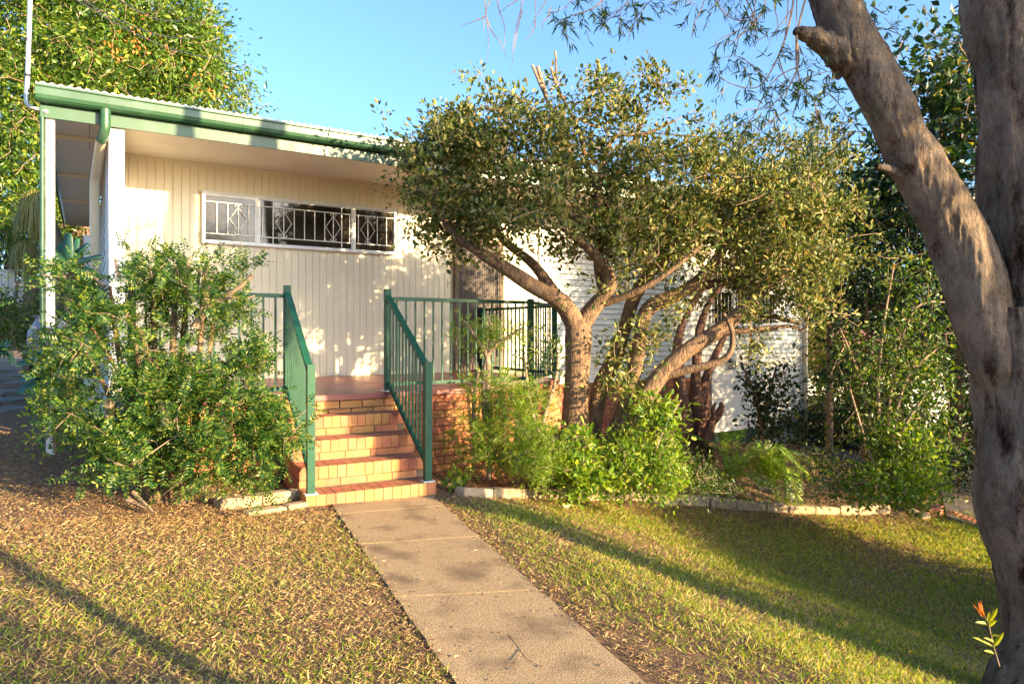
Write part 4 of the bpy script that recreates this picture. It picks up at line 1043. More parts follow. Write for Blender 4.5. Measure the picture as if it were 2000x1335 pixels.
# --- left bush (pinnate leaves, hard pruned stems)
DB = 5.3
sL = []
rr = random.Random(8)
for (bx, tx, ty, w_) in ((300, 215, 560, 8), (320, 250, 520, 7), (330, 300, 545, 9), (340, 345, 520, 10), (352, 365, 560, 9), (360, 400, 520, 9), (330, 180, 640, 6), (370, 420, 600, 8), (300, 130, 620, 6), (345, 452, 700, 6), (310, 275, 640, 12), (350, 335, 700, 12)):
    sL.append([(bx, 985, DB-.05, w_*.9), ((bx*2+tx)/3+rr.uniform(-12, 12), 850, DB+rr.uniform(-.15, .2), w_*.8), ((bx+tx*2)/3+rr.uniform(-12, 12), (850+ty)/2, DB+rr.uniform(-.2, .3), w_*.65), (tx, ty, DB+rr.uniform(-.2, .3), w_*.4)])
stk = [[(383, 640, DB-.1, 9), (400, 600, DB-.1, 8), (405, 560, DB-.1, 5), (418, 535, DB-.1, 4)], [(400, 600, DB-.1, 7), (440, 580, DB-.1, 6), (470, 560, DB-.1, 5), (494, 537, DB-.1, 4)], [(215, 780, DB-.3, 9), (212, 830, DB-.3, 9), (232, 855, DB-.3, 8)], [(362, 545, DB, 4), (372, 500, DB, 3)], [(300, 540, DB, 4), (310, 500, DB, 3)], [(345, 540, DB, 4), (352, 500, DB, 3)], [(385, 560, DB, 4), (392, 520, DB, 3)], [(270, 550, DB, 4), (278, 502, DB, 3)], [(232, 540, DB, 4), (225, 503, DB, 3)],
       [(305, 760, DB-.3, 9), (330, 830, DB-.3, 8)], [(205, 560, DB+.1, 4), (170, 530, DB+.1, 3)], [(440, 580, DB-.1, 4), (480, 585, DB-.1, 3), (497, 577, DB-.1, 2)], [(250, 975, DB-.35, 6), (300, 1000, DB-.4, 4), (260, 960, DB-.3, 4)]]
lL = [(300, 580, DB, 170, 60, .4, 1), (215, 600, DB+.1, 90, 70, .4, 1), (260, 690, DB-.1, 170, 70, .5, .9), (420, 660, DB, 80, 70, .35, .8), (450, 750, DB-.1, 75, 80, .35, .9), (400, 840, DB-.2, 140, 80, .45, 1.1), (280, 800, DB-.2, 150, 90, .45, .9),
      (300, 900, DB-.3, 130, 55, .4, .9), (200, 760, DB, 90, 100, .4, .8), (470, 870, DB-.2, 70, 60, .3, 1), (430, 930, DB-.25, 100, 35, .3, .9), (150, 560, DB+.4, 55, 50, .3, .7), (500, 690, DB, 30, 40, .2, .5), (150, 680, DB+.2, 45, 90, .3, .9), (330, 530, DB, 150, 25, .3, .5)]
plant('pruned_bush', 'large feathery green bush with sawn-off stems, filling the left of the steps', 'bush', G(330, 985), sL, lL, 640, 9, (.036, .46), L['bush'], M['bark'], M['greytwig'], 31, spread=.06, shell=.55, clump=6, csig=.09, pinnate=(5, .11), sticks=stk, trunkname='stems', noise=.05, nside=7)
plant('small_lit_shrub', 'thin pale shrub catching the sun at the left edge of the big bush', 'shrub', G(108, 880), [[(108, 885, 5.6, 3), (105, 780, 5.6, 3), (98, 700, 5.6, 2), (95, 640, 5.6, 1.5)], [(107, 800, 5.6, 2.5), (125, 720, 5.6, 2), (135, 660, 5.6, 1.5)]],
      [(108, 700, 5.6, 35, 70, .2), (120, 790, 5.6, 40, 60, .2), (95, 850, 5.6, 30, 40, .2, .7), (80, 790, 5.6, 35, 25, .15, .5)], 190, 9, (.04, .35), L['lime'], M['greytwig'], M['greytwig'], 32, spread=.05)

# --- shrubs right of the steps
G1 = 7.1
plant('garden_shrub', 'tall thin light-green shrub in front of the porch balustrade, right of the steps', 'shrub', G(950, 930), [
    [(955, 935, G1, 6), (958, 850, G1, 6), (952, 760, G1, 6), (952, 700, G1, 6), (930, 660, G1, 3), (905, 625, G1, 2)], [(950, 850, G1, 6), (945, 760, G1, 5), (955, 690, G1, 5), (990, 660, G1, 3), (1020, 640, G1, 2)], [(940, 900, G1, 4), (925, 800, G1, 4), (935, 720, G1, 3)], [(952, 700, G1, 4), (960, 650, G1, 2.5), (955, 620, G1, 2)]],
      [(925, 650, G1, 40, 28, .25), (975, 650, G1, 40, 28, .25, .8), (1010, 655, G1, 30, 20, .2, .6), (960, 760, G1, 65, 40, .3, 1.1), (1010, 790, G1, 60, 45, .35), (930, 860, G1-.1, 55, 60, .3), (1000, 860, G1-.1, 75, 70, .4, 1.3), (1050, 890, G1-.15, 60, 60, .3)], 520, 9, (.026, .42), L['lime'], M['greytwig'], M['greytwig'], 41, 'shrubs in the garden bed', spread=.06, pinnate=(4, .08), noise=.05, nside=6)
plant('garden_shrub', 'dark thin-leaved shrub rising between the porch corner and the tree trunk', 'shrub', G(1060, 930), [[(1050, 930, 7.40, 4), (1060, 830, 7.40, 4), (1085, 740, 7.40, 3), (1090, 690, 7.40, 2)], [(1055, 860, 7.40, 3), (1035, 780, 7.40, 3), (1025, 700, 7.40, 2)]],
      [(1050, 680, 7.40, 50, 45, .2, .7), (1085, 720, 7.40, 25, 40, .2, .5), (1070, 860, 7.30, 50, 50, .3)], 110, 8, (.05, .34), L['mid'], M['greytwig'], M['greytwig'], 42, 'shrubs in the garden bed', spread=.06)
plant('garden_shrub', 'low broad-leaved yellow-green shrub at the foot of the forked trunk', 'shrub', G(1120, 960), [], [(1120, 890, 7.20, 45, 60, .3), (1150, 930, 7.10, 50, 35, .3), (1090, 930, 7.10, 45, 35, .25)], 110, 9, (.075, .5), L['lime'], M['greytwig'], M['greytwig'], 43, 'shrubs in the garden bed', spread=.06)
plant('garden_shrub', 'dense small-leaved shrub between the leaning trunks and the edging', 'shrub', G(1230, 965), [], [(1220, 900, 7.50, 60, 55, .35), (1270, 860, 7.60, 60, 70, .4), (1290, 930, 7.50, 55, 40, .35), (1210, 945, 7.40, 60, 25, .3)], 430, 14, (.05, .45), L['lime'], M['greytwig'], M['greytwig'], 44, 'shrubs in the garden bed', spread=.06)
plant('garden_shrub', 'upright glossy-leaved sapling with sunlit leaves against the red brick base', 'shrub', G(1290, 940), [[(1270, 900, 7.50, 3), (1300, 830, 7.50, 3), (1330, 780, 7.50, 2)]], [(1270, 790, 7.50, 40, 30, .2), (1300, 820, 7.50, 40, 35, .2)], 40, 9, (.075, .42), L['lime'], M['greytwig'], M['greytwig'], 45, 'shrubs in the garden bed', spread=.07)
plant('garden_shrub', 'low yellowish ground shrub left of the feathery palms', 'shrub', G(1360, 975), [], [(1350, 920, 8.00, 50, 40, .35), (1390, 950, 7.90, 60, 25, .3)], 120, 10, (.04, .4), L['mid'], M['greytwig'], M['greytwig'], 46, 'shrubs in the garden bed', spread=.06)
plant('garden_shrub', 'tiny bright-leaved seedling beside the right foot of the steps', 'shrub', G(890, 955), [], [(893, 940, 6.60, 22, 12, .12)], 10, 6, (.07, .5), L['lime'], M['greytwig'], M['greytwig'], 47, 'shrubs in the garden bed', spread=.03)
plant('garden_shrub', 'mid-green weeds trailing over the edging below the palms', 'shrub', G(1480, 985), [], [(1470, 960, 8.30, 80, 22, .3), (1570, 955, 8.0, 60, 25, .3)], 70, 9, (.04, .35), L['mid'], M['greytwig'], M['greytwig'], 48, 'shrubs in the garden bed', spread=.06)
plant('garden_shrub', 'rounded sunlit small-leaved shrub at the right end of the edging', 'shrub', G(1760, 985), [], [(1770, 900, 8.6, 60, 60, .5), (1720, 950, 8.4, 70, 35, .4), (1790, 960, 8.4, 50, 25, .35), (1740, 850, 8.7, 50, 40, .4, .6)], 420, 14, (.05, .5), L['lime'], M['greytwig'], M['greytwig'], 49, 'shrubs in the garden bed', spread=.07)
plant('garden_shrub', 'straggly low shrub in the bed before the shaded side path', 'shrub', G(1640, 985), [], [(1640, 940, 8.6, 60, 40, .4), (1600, 900, 9.5, 40, 40, .4, .6)], 150, 10, (.05, .35), L['mid'], M['greytwig'], M['greytwig'], 50, 'shrubs in the garden bed', spread=.07)
# wall shrub before the garage door
plant('wall_shrub', 'airy dark shrub growing in front of the white garage door', 'shrub', P(1490, 880, 12.2), [[(1490, 885, 12.2, 4), (1485, 820, 12.2, 4), (1470, 760, 12.2, 3), (1450, 715, 12.2, 1.5)], [(1488, 850, 12.2, 3), (1500, 780, 12.2, 3), (1515, 720, 12.2, 1.5)]],
      [(1475, 750, 12.2, 35, 40, .4), (1520, 780, 12.2, 40, 60, .4), (1500, 840, 12.2, 50, 45, .4), (1560-25, 850, 12.2, 30, 30, .3, .5)], 170, 9, (.085, .5), L['dark'], M['twig'], M['twig'], 51, spread=.10)
# dark clump of red-barked trunks by the brick base
plant('red_barked_tree', 'clump of dark red-brown trunks at the garage corner with a drooping dark crown', 'tree', P(1350, 880, 10.3), [
    [(1338, 905, 10.2, 24), (1334, 830, 10.2, 19), (1326, 740, 10.2, 13), (1330, 640, 10.6, 7), (1400, 520, 10.8, 4)], [(1362, 905, 10.3, 22), (1360, 820, 10.3, 16), (1358, 740, 10.3, 11), (1380, 600, 10.6, 6), (1480, 480, 10.7, 4)], [(1380, 905, 10.4, 14), (1379, 820, 10.4, 10), (1378, 740, 10.4, 8), (1450, 600, 10.7, 5), (1560, 500, 10.9, 3)]],
      [(1560, 420, 10.8, 90, 90, 1.0), (1480, 360, 10.8, 80, 60, .8), (1640, 460, 10.6, 80, 90, 1.0), (1680, 560, 10.4, 70, 70, .8), (1600, 330, 10.9, 80, 50, .7, .6), (1610, 540, 10.5, 60, 50, .6)], 520, 16, (.085, .38), L['dark'], M['redbark'], M['greytwig'], 52, spread=.14, jit=.1, noise=.22)
g = MB(); st = thing('dead_stump', 'short dark dead stump forking beside the red-barked trunks', 'stump', P(1388, 850, 10.0))
g.tube([P(1380, 860, 10), P(1388, 830, 10), P(1402, 810, 10), P(1410, 795, 10), P(1407, 785, 10)], np.array([12, 9, 8, 6, 2])*10/FPX, 10, noise=.3, sub=4)
g.tube([P(1396, 815, 10), P(1392, 800, 10), P(1398, 785, 10)], np.array([7, 5, 2])*10/FPX, 8, noise=.25, sub=4); g.build('stump', M['redbark'], st, True)

# --- feathery palms (cycads)
def frond(pts, n, ll, r, name, root, lm):
    p2, _ = smooth_path(np.array(pts), np.zeros(len(pts)), 10); Ls = np.linspace(0, 1, len(p2)); g = MB()
    g.tube(p2, np.linspace(.007, .002, len(p2)), 5, cap=False)
    t_ = np.linspace(.12, 1, n); c_ = np.stack([np.interp(t_, Ls, p2[:, k]) for k in range(3)], 1)
    T = unit(np.gradient(c_, axis=0)); sd = unit(np.cross(T, UP+r.normal(size=3)*.1)); nr = np.cross(sd, T)
    w_ = ll*np.sin(np.pi*np.clip(t_*.85+.12, 0, 1))[:, None]**.6
    for s_ in (-1, 1):
        ax = sd*s_+T*.65-UP*.2+nr*.25+r.normal(size=c_.shape)*.06
        V_, F_ = leaf2(c_, ax, nr, w_[:, 0], .022); g.add(V_, F_)
    return g.build(name, lm, root)
def cycad(label, base, dirs, seed, ll=.23):
    r = np.random.default_rng(seed); root = thing('feathery_palm', label, 'palm', base, 'feathery palms behind the edging')
    for (dx, dy, tx, ty, dd) in dirs:
        b_ = base+np.array((0, 0, .12)); D0 = depth_of(b_)
        pts = [b_, P(dx, dy-8, D0+dd*.5-.1), P(tx, ty, D0+dd-.2)]
        frond(pts, 46, ll, r, 'frond', root, L['palm'])
    g = MB(); g.tube([base, base+np.array((0, 0, .16))], [.09, .06], 10, noise=.2); g.build('trunk', M['timber'], root, True)
cb1 = ground(P(1428, 930, 10.0)); cycad('feathery palm with upright sunlit fronds, left one of two', cb1, [(1400, 880, 1352, 850, .2), (1418, 870, 1425, 848, .3), (1432, 860, 1440, 850, -.1), (1395, 920, 1330, 910, .1), (1470, 890, 1500, 880, .3), (1460, 930, 1500, 950, -.4), (1400, 950, 1370, 980, -.4), (1410, 890, 1370, 870, .5), (1450, 900, 1480, 930, .6)], 61)
cb2 = ground(P(1505, 930, 10.3)); cycad('feathery palm with drooping arched fronds hanging over the edging, right one of two', cb2, [(1515, 880, 1590, 940, -.1), (1530, 890, 1600, 900, .3), (1510, 900, 1570, 990, -.4), (1480, 890, 1440, 900, .2), (1490, 880, 1460, 870, .4), (1540, 920, 1560, 1000, -.5), (1520, 940, 1530, 985, -.5), (1550, 900, 1630, 930, .2)], 62)

# --- agaves at the left
def agave(label, base, leaves, seed, wd=.085):
    r = np.random.default_rng(seed); root = thing('agave', label, 'agave', base, 'agaves by the left corner of the house')
    for (mx_, my, tx, ty, dd) in leaves:
        D0 = depth_of(base); p2, _ = smooth_path(np.array([base+UP*.05, P(mx_, my, D0+dd*.5), P(tx, ty, D0+dd)]), np.zeros(3), 7)
        n_ = len(p2); T = unit(np.gradient(p2, axis=0)); nrm = unit(UP+RGT*.1-FWD*.5); sd = unit(np.cross(T, nrm)); nn_ = np.cross(sd, T)
        t_ = np.linspace(0, 1, n_); w_ = wd*np.where(t_ < .45, .55+.45*(t_/.45), np.sqrt(np.clip(1-((t_-.45)/.55)**1.6, 0, 1)))[:, None]
        th = .012*(1-t_*.8)[:, None]
        V_ = np.concatenate([p2-sd*w_+nn_*w_*.35, p2-nn_*th*.2, p2+sd*w_+nn_*w_*.35, p2-nn_*th*2])
        F_ = []
        for i_ in range(n_-1):
            F_ += [(i_, i_+1, n_+i_+1, n_+i_), (n_+i_, n_+i_+1, 2*n_+i_+1, 2*n_+i_), (2*n_+i_, 2*n_+i_+1, 3*n_+i_+1, 3*n_+i_), (3*n_+i_, 3*n_+i_+1, i_+1, i_)]
        g = MB(); g.add(V_, F_); g.build('leaf', L['agave'], root, True)
agave('blue-green agave low beside the flagstones and the bush', P(84, 770, 6.6), [(70, 700, 45, 690, -.2), (90, 695, 75, 680, .1), (66, 715, 33, 715, -.2), (70, 735, 48, 748, -.3), (95, 700, 105, 690, .2), (80, 745, 65, 775, -.3), (60, 760, 38, 770, -.2), (100, 740, 110, 770, -.3), (75, 705, 55, 700, .1)], 71)
ag = P(140, 560, 7.4); ag2 = thing('agave', 'tall agave on a bare stalk against the white eave post', 'agave', ground(ag), 'agaves by the left corner of the house')
g = MB(); g.tube([ground(ag)-UP*.05, P(135, 640, 7.4), P(138, 530, 7.4)], [.05, .045, .04], 9, noise=.15, sub=5); g.build('stalk', M['timber'], ag2, True)
keep = thing
_r = np.random.default_rng(3)
for (mx_, my, tx, ty, dd) in [(110, 500, 75, 475, -.2), (135, 490, 137, 455, 0), (128, 500, 125, 470, .1), (150, 500, 175, 475, 0), (155, 515, 200, 500, -.1), (120, 525, 80, 530, -.3), (145, 490, 152, 465, .1), (125, 520, 95, 505, -.2), (160, 530, 190, 540, -.3)]:
    D0 = 7.4; p2, _ = smooth_path(np.array([P(138, 530, 7.4), P(mx_, my, D0+dd*.5), P(tx, ty, D0+dd)]), np.zeros(3), 7)
    n_ = len(p2); T = unit(np.gradient(p2, axis=0)); nrm = unit(UP-FWD*.6); sd = unit(np.cross(T, nrm)); nn_ = np.cross(sd, T)
    t_ = np.linspace(0, 1, n_); w_ = .075*np.where(t_ < .45, .55+.45*(t_/.45), np.sqrt(np.clip(1-((t_-.45)/.55)**1.6, 0, 1)))[:, None]
    V_ = np.concatenate([p2-sd*w_+nn_*w_*.35, p2, p2+sd*w_+nn_*w_*.35, p2-nn_*.02])
    F_ = []
    for i_ in range(n_-1):
        F_ += [(i_, i_+1, n_+i_+1, n_+i_), (n_+i_, n_+i_+1, 2*n_+i_+1, 2*n_+i_), (2*n_+i_, 2*n_+i_+1, 3*n_+i_+1, 3*n_+i_), (3*n_+i_, 3*n_+i_+1, i_+1, i_)]
    g = MB(); g.add(V_, F_); g.build('leaf', L['agave'], ag2, True)
# urn between bush and agave
ur = thing('glazed_urn', 'blue-grey glazed urn half hidden behind the bush at the left', 'urn', P(100, 700, 7.1))
prf = [(.10, 0), (.17, .08), (.21, .22), (.20, .34), (.14, .44), (.13, .48), (.16, .50), (.13, .50), (.11, .44)]
g = MB(); n_ = 22; V_ = [(r_*math.cos(2*math.pi*k/n_), r_*math.sin(2*math.pi*k/n_), z_) for r_, z_ in prf for k in range(n_)]
F_ = [(i_*n_+k, i_*n_+(k+1) % n_, (i_+1)*n_+(k+1) % n_, (i_+1)*n_+k) for i_ in range(len(prf)-1) for k in range(n_)]
g.add(V_, F_); me = np_mesh('pot', g.g, True); me.materials.append(M['urn']); q_ = P(100, 700, 7.1); inst('pot', me, (q_[0], q_[1], q_[2]-.05), ur)

# --- hedge and clump plants at far left, fence
plant('hedge', 'clipped dark green hedge below the old white fence at the left', 'hedge', P(40, 690, 9.5), [], [(30, 620, 9.6, 70, 45, .5), (-40, 620, 9.6, 70, 50, .5), (70, 650, 9.3, 35, 45, .4)], 500, 22, (.04, .5), L['mid'], M['twig'], M['twig'], 81, spread=.08, shell=.9, shape='tri')
r = np.random.default_rng(82)
def strap_clump(name, label, cat, base, n, Lr, drop, lm, wd, seed, trunk=None, jitter=.3):
    r = np.random.default_rng(seed); root = thing(name, label, cat, base)
    top = np.array(base, float)
    if trunk:
        g = MB(); g.tube(trunk, np.linspace(.16, .08, len(trunk)), 10, noise=.1, sub=5); g.build('trunk', M['timber'], root, True); top = np.array(trunk[-1])
    a_ = r.random(n)*2*np.pi; el = r.uniform(.1, 1.3, n); L_ = Lr*r.uniform(.6, 1.1, n); K = 6; rv = r.random(n)
    hd = np.stack([np.cos(a_), np.sin(a_), np.zeros(n)], 1); sd = np.stack([-np.sin(a_), np.cos(a_), np.zeros(n)], 1)
    V_ = []; 
    for k in range(K+1):
        t_ = k/K; h = np.cos(el)*t_*(1-.45*t_)*.9; z_ = np.sin(el)*t_*.7-drop*.55*t_**1.7*(.6+.8*rv)
        c_ = top+hd*(L_*h*.8)[:, None]+UP*(L_*z_)[:, None]; w_ = wd*(1-t_)**.5*.5
        V_.append(np.stack([c_-sd*w_, c_+sd*w_], 1))
    V_ = np.stack(V_, 1).reshape(n, -1, 3); b = (np.arange(n)*2*(K+1))[:, None]
    F_ = np.concatenate([b+np.array([[2*k, 2*k+1, 2*k+3, 2*k+2]]) for k in range(K)]); g = MB(); g.add(V_.reshape(-1, 3), F_); stuff(g.build('foliage', lm, root))
strap_clump('ponytail_palm', 'ponytail palm with a weeping yellow-green head left of the eave', 'palm', ground(P(110, 650, 13)), 1100, .95, 1.75, L['strap'], .022, 83, [ground(P(125, 650, 13)), P(125, 560, 13), P(105, 450, 13), P(68, 385, 13)])
strap_clump('ponytail_palm', 'lower ponytail palm head behind the white eave post', 'palm', ground(P(60, 650, 14)), 700, .9, 1.7, L['strap'], .022, 84, [ground(P(60, 650, 14)), P(60, 560, 14), P(52, 480, 14)])
strap_clump('spider_plant', 'pale strappy plant tuft beside the flagstones at the left edge', 'plant', P(5, 690, 8.3), 160, .5, .8, L['agave'], .02, 85)
fence = thing('picket_fence', 'old white paling fence seen above the hedge at the left edge', 'fence', P(10, 600, 14))
for q in range(6):
    c_ = P(-28+13*q, 552, 14); g = MB(); tl = (q == 5)*.12
    g.prism([(-.055, -.5), (.055, -.5), (.055+tl, .26), (-.055+tl, .28)], 'y', -.01, .01); me = np_mesh('paling', g.g); me.materials.append(M['fence']); inst('paling', me, c_, fence, -TH+.2)
for zz_ in (.16, -.3):
    g = MB(); g.box(-.6, .015, zz_, .35, .05, zz_+.09); me = np_mesh('rail', g.g); me.materials.append(M['timber']); inst('rail', me, P(5, 552, 14), fence, -TH+.2)
f2 = thing('timber_fence', 'dark timber boundary fence in deep shade behind the hedge', 'fence', P(60, 600, 16))
for q in range(40):
    c_ = P(-260+16*q, 620, 16.5); g = MB(); g.box(-.09, -.01, -.8, .09, .01, .9+.02*(q % 3)); me = np_mesh('paling', g.g); me.materials.append(M['timber']); inst('paling', me, c_, f2, -TH)

# --- background trees
def bigtree(name, label, base, strokes, lobes, ncl, lpc, leaf, lm, seed, spread, barkm='bark', group='background trees', flowers=None, shell=.75):
    root, pos, tips = plant(name, label, 'tree', base, strokes, lobes, ncl, lpc, leaf, lm, M[barkm], M['twig'], seed, group, spread=spread, shape='tri', jit=.18, tip=.006, shell=shell, up=-.1, upn=1.0, clump=9, csig=.42)
    if flowers:
        r = np.random.default_rng(seed+1); g = MB()
        for (px, py, D, n) in flowers:
            c_ = P(px, py, D)+r.normal(size=(n, 3))*.16; V_, F_ = leaf2(c_, r.normal(size=(n, 3))+UP, r.normal(size=(n, 3)), .10, .05); g.add(V_, F_)
        stuff(g.build('flowers', L['flower'], root))
    return root
bigtree('tall_leafy_tree', 'tall dense sunlit tree with orange flowers above the roof at the left', ground(P(160, 650, 17)),
        [[(160, 660, 17, 26), (160, 500, 17, 22), (180, 300, 17, 16), (230, 120, 17, 10), (260, 0, 17, 5)], [(165, 480, 17, 14), (80, 300, 17, 10), (40, 120, 17, 6)], [(175, 380, 17, 12), (280, 220, 17, 8), (360, 120, 17, 4)]],
        [(90, 40, 16.5, 170, 130, 2.0), (260, 60, 16.5, 120, 100, 1.6), (330, 140, 16.5, 100, 100, 1.6), (180, 190, 16, 130, 110, 1.6), (30, 220, 15.5, 90, 140, 1.6), (410, 200, 16.8, 50, 60, .8, .7), (20, 380, 15.5, 80, 110, 1.4), (250, 230, 17, 160, 60, 1.2), (350, 40, 17, 50, 60, 1.0), (60, -100, 16.5, 200, 80, 2)],
        3000, 36, (.125, .42), L['far'], 91, .20, flowers=[(262, 82, 14.9, 22), (230, 115, 14.8, 14), (205, 113, 14.8, 11), (218, 92, 14.9, 9), (290, 108, 15.0, 8), (328, 100, 15.2, 6), (372, 152, 15.5, 7), (396, 175, 16, 11), (278, 38, 15.2, 5), (415, 205, 16, 8)])
bigtree('dark_leafy_tree', 'dark shaded foliage mass behind the ponytail palms at the far left', ground(P(20, 650, 19)), [[(20, 660, 19, 14), (20, 520, 19, 10), (30, 420, 19, 6)]],
        [(20, 470, 18, 90, 70, 1.0), (-80, 400, 18, 90, 130, 1.0), (150, 450, 22, 60, 90, 1.0)], 420, 20, (.15, .42), L['dark'], 93, .26)
bigtree('broad_leaved_tree', 'dark broad-leaved tree with yellowing leaves seen between the forked limbs', ground(P(1860, 700, 10.5)),
        [[(1870, 860, 10.5, 14), (1860, 640, 10.5, 11), (1850, 400, 10.5, 8), (1830, 200, 10.5, 4)], [(1858, 600, 10.5, 7), (1760, 420, 10.5, 5), (1720, 330, 10.5, 3)]],
        [(1840, 160, 10.5, 75, 85, .8), (1880, 260, 10.5, 70, 70, .8), (1740, 400, 10.6, 60, 60, .7), (1820, 100, 10.5, 45, 40, .5, .7), (1700, 300, 10.7, 30, 40, .4, .7), (1920, 380, 10.6, 60, 60, .7), (1800, 360, 10.6, 60, 60, .6, .6), (1900, 60, 10.5, 50, 60, .6)],
        360, 15, (.15, .6), L['dark'], 94, .2)
bigtree('screen_tree', 'tall dark many-stemmed screen of foliage right of the house corner', ground(P(1680, 880, 11)),
        [[(1700, 900, 10.6, 5), (1710, 760, 10.6, 5), (1720, 600, 10.6, 4), (1730, 440, 10.6, 3)], [(1690, 900, 10.4, 5), (1670, 760, 10.4, 5), (1640, 640, 10.4, 4)], [(1720, 900, 10.4, 5), (1740, 760, 10.4, 4), (1790, 640, 10.4, 3)], [(1705, 900, 10.2, 4), (1745, 700, 10.2, 4), (1830, 660, 10.2, 2.5)], [(1710, 900, 10, 4), (1700, 720, 10, 4), (1690, 580, 10, 3)]],
        [(1740, 480, 10.8, 100, 70, .8), (1690, 600, 10.6, 90, 70, .7), (1800, 570, 10.8, 80, 80, .7), (1840, 700, 11, 60, 80, .7), (1740, 720, 10.3, 90, 70, .6, .7), (1770, 420, 10.9, 90, 60, .7), (1680, 780, 10.3, 60, 60, .5, .5), (1820, 820, 10.8, 60, 70, .6)], 1100, 18, (.085, .48), L['dark'], 95, .15)
plant('stemmed_shrub', 'tall shrub of many thin tan stems and sunlit leaves near the edging end', 'shrub', G(1735, 975),
      [[(1735, 965, 8.7, 4), (1722, 860, 8.7, 4), (1715, 760, 8.7, 3.5), (1725, 640, 8.7, 2.5), (1745, 520, 8.7, 1.5)], [(1740, 965, 8.6, 4), (1745, 850, 8.6, 3.5), (1770, 740, 8.6, 3), (1830, 680, 8.6, 2)], [(1730, 965, 8.8, 4), (1705, 850, 8.8, 3.5), (1680, 740, 8.8, 3), (1640, 640, 8.8, 2)], [(1738, 960, 8.7, 3.5), (1735, 820, 8.7, 3.5), (1750, 700, 8.7, 2.5), (1790, 600, 8.7, 2), (1850, 590, 8.7, 1.5)], [(1745, 960, 8.5, 3), (1760, 850, 8.5, 3), (1800, 780, 8.5, 2)], [(1725, 960, 8.6, 3), (1690, 860, 8.6, 2.5), (1660, 760, 8.6, 2)]],
      [(1800, 640, 8.7, 60, 60, .4), (1750, 740, 8.7, 80, 70, .45), (1690, 700, 8.7, 60, 60, .4, .7), (1820, 760, 8.7, 50, 60, .4), (1740, 850, 8.7, 70, 60, .4, 1.1), (1790, 540, 8.8, 60, 50, .4, .7), (1830, 860, 8.6, 30, 50, .3)], 420, 11, (.06, .5), L['mid'], M['twig'], M['twig'], 96, spread=.09, noise=.03, nside=6)
for (px, py, D, rx, ry, lab, sd_, lmn) in ((1600, 690, 17, 45, 70, 'yellow-green sunlit shrub just right of the white house corner', 101, 'yellow'), (1650, 760, 16, 50, 80, 'bright green shrub behind the thin stems, right of the house corner', 102, 'lime'), (1600, 840, 15.5, 60, 45, 'dark low hedge at the far end of the side path', 103, 'dark'), (1700, 850, 15, 70, 60, 'dark green shrub behind the stemmed shrub', 104, 'dark'), (1870, 880, 12.5, 80, 70, 'black-green shrub in deep shade between the sunlit shrub and the big trunk', 105, 'dark'), (1830, 660, 16, 80, 60, 'green shrub lit from behind left of the big trunk', 106, 'mid'), (1950, 760, 13.5, 90, 110, 'dark shrub behind the big forked trunk', 107, 'dark')):
    plant('background_shrub', lab, 'shrub', ground(P(px, py+ry, D)), [[(px, py+ry+10, D, 4), (px+5, py, D, 3), (px-10, py-ry*.6, D, 2)]], [(px, py, D, rx, ry, 1.0)], 260, 14, (.10, .45), L[lmn], M['twig'], M['twig'], sd_, 'shrubs along the right boundary', spread=.16, shape='tri')
plant('background_shrub', 'leafy olive shrub mass behind the multi-stemmed tree, above the weatherboards', 'shrub', ground(P(1620, 700, 14)), [[(1620, 880, 14, 7), (1620, 600, 14, 6), (1620, 400, 14, 4)]], [(1560, 330, 14, 80, 60, .8), (1640, 400, 14, 80, 110, .9), (1650, 540, 13.5, 70, 70, .7)], 360, 15, (.10, .4), L['olive'], M['twig'], M['twig'], 108, 'shrubs along the right boundary', spread=.17, shape='tri')

# neighbour house glimpsed at the right
nh = thing('neighbour_house', 'pale neighbouring house glimpsed through the right hand foliage', 'house', P(1750, 760, 26))
q_ = P(1750, 760, 27); zg = float(gz(q_[0], q_[1]))-1
g = MB(); g.box(-6, 0, 0, 6, 5, 3.3); me = np_mesh('wall', g.g); me.materials.append(M['neigh']); inst('wall', me, (q_[0], q_[1], zg), nh, -TH+.15)
g = MB(); g.prism([(-.5, 3.3), (5.5, 3.3), (2.5, 4.9)], 'x', -6.4, 6.4); me = np_mesh('roof', g.g); me.materials.append(M['neighroof']); inst('roof', me, (q_[0], q_[1], zg), nh, -TH+.15)
for dx in (-4, -1, 2.5):
    g = MB(); g.box(dx, -.05, 1.1, dx+1.3, .02, 2.3); me = np_mesh('window', g.g); me.materials.append(M['glass']); inst('window', me, (q_[0], q_[1], zg), nh, -TH+.15)

# mast, cables
ms = thing('service_mast', 'grey bent metal service mast at the left roof corner', 'mast', P(92, 218, 6.9))
g = MB(); g.tube([P(93, 222, 6.9), P(88, 217, 6.9), P(68, 212, 6.9), P(56, 206, 6.9), P(52, 192, 6.9), P(54, 150, 6.9), P(57, 60, 6.9), P(61, -60, 6.9), P(63, -160, 6.9)], .022, 9, sub=4); g.build('pole', M['mast'], ms, True)
g = MB()
for yy in (150, 80): g.tube([P(54, yy, 6.9), P(54.4, yy-5, 6.9)], .027, 9)
g.build('clamp', M['black'], ms)
for (a_, b_, lab, r_) in (((60, -60, 7), (430, 112, 15), 'thin overhead cable crossing the tall tree, lowest of three at the left', .008), ((130, -20, 8), (400, 70, 15), 'thin overhead cable crossing the tall tree, middle of three at the left', .008), ((200, -25, 8), (380, 30, 15), 'thin overhead cable crossing the tall tree, highest of three at the left', .008), ((1180, 250, 19), (2150, 279, 17), 'thin black overhead cable behind the forked tree at the right', .022)):
    A, B = P(*a_), P(*b_); pts = [A+(B-A)*t_-UP*.5*4*t_*(1-t_)*.5 for t_ in np.linspace(0, 1, 9)]
    g = MB(); g.tube(pts, r_, 6, cap=False); o = g.build('overhead_cable', M['wire'], None); tag(o, lab, 'cable', 'overhead cables')

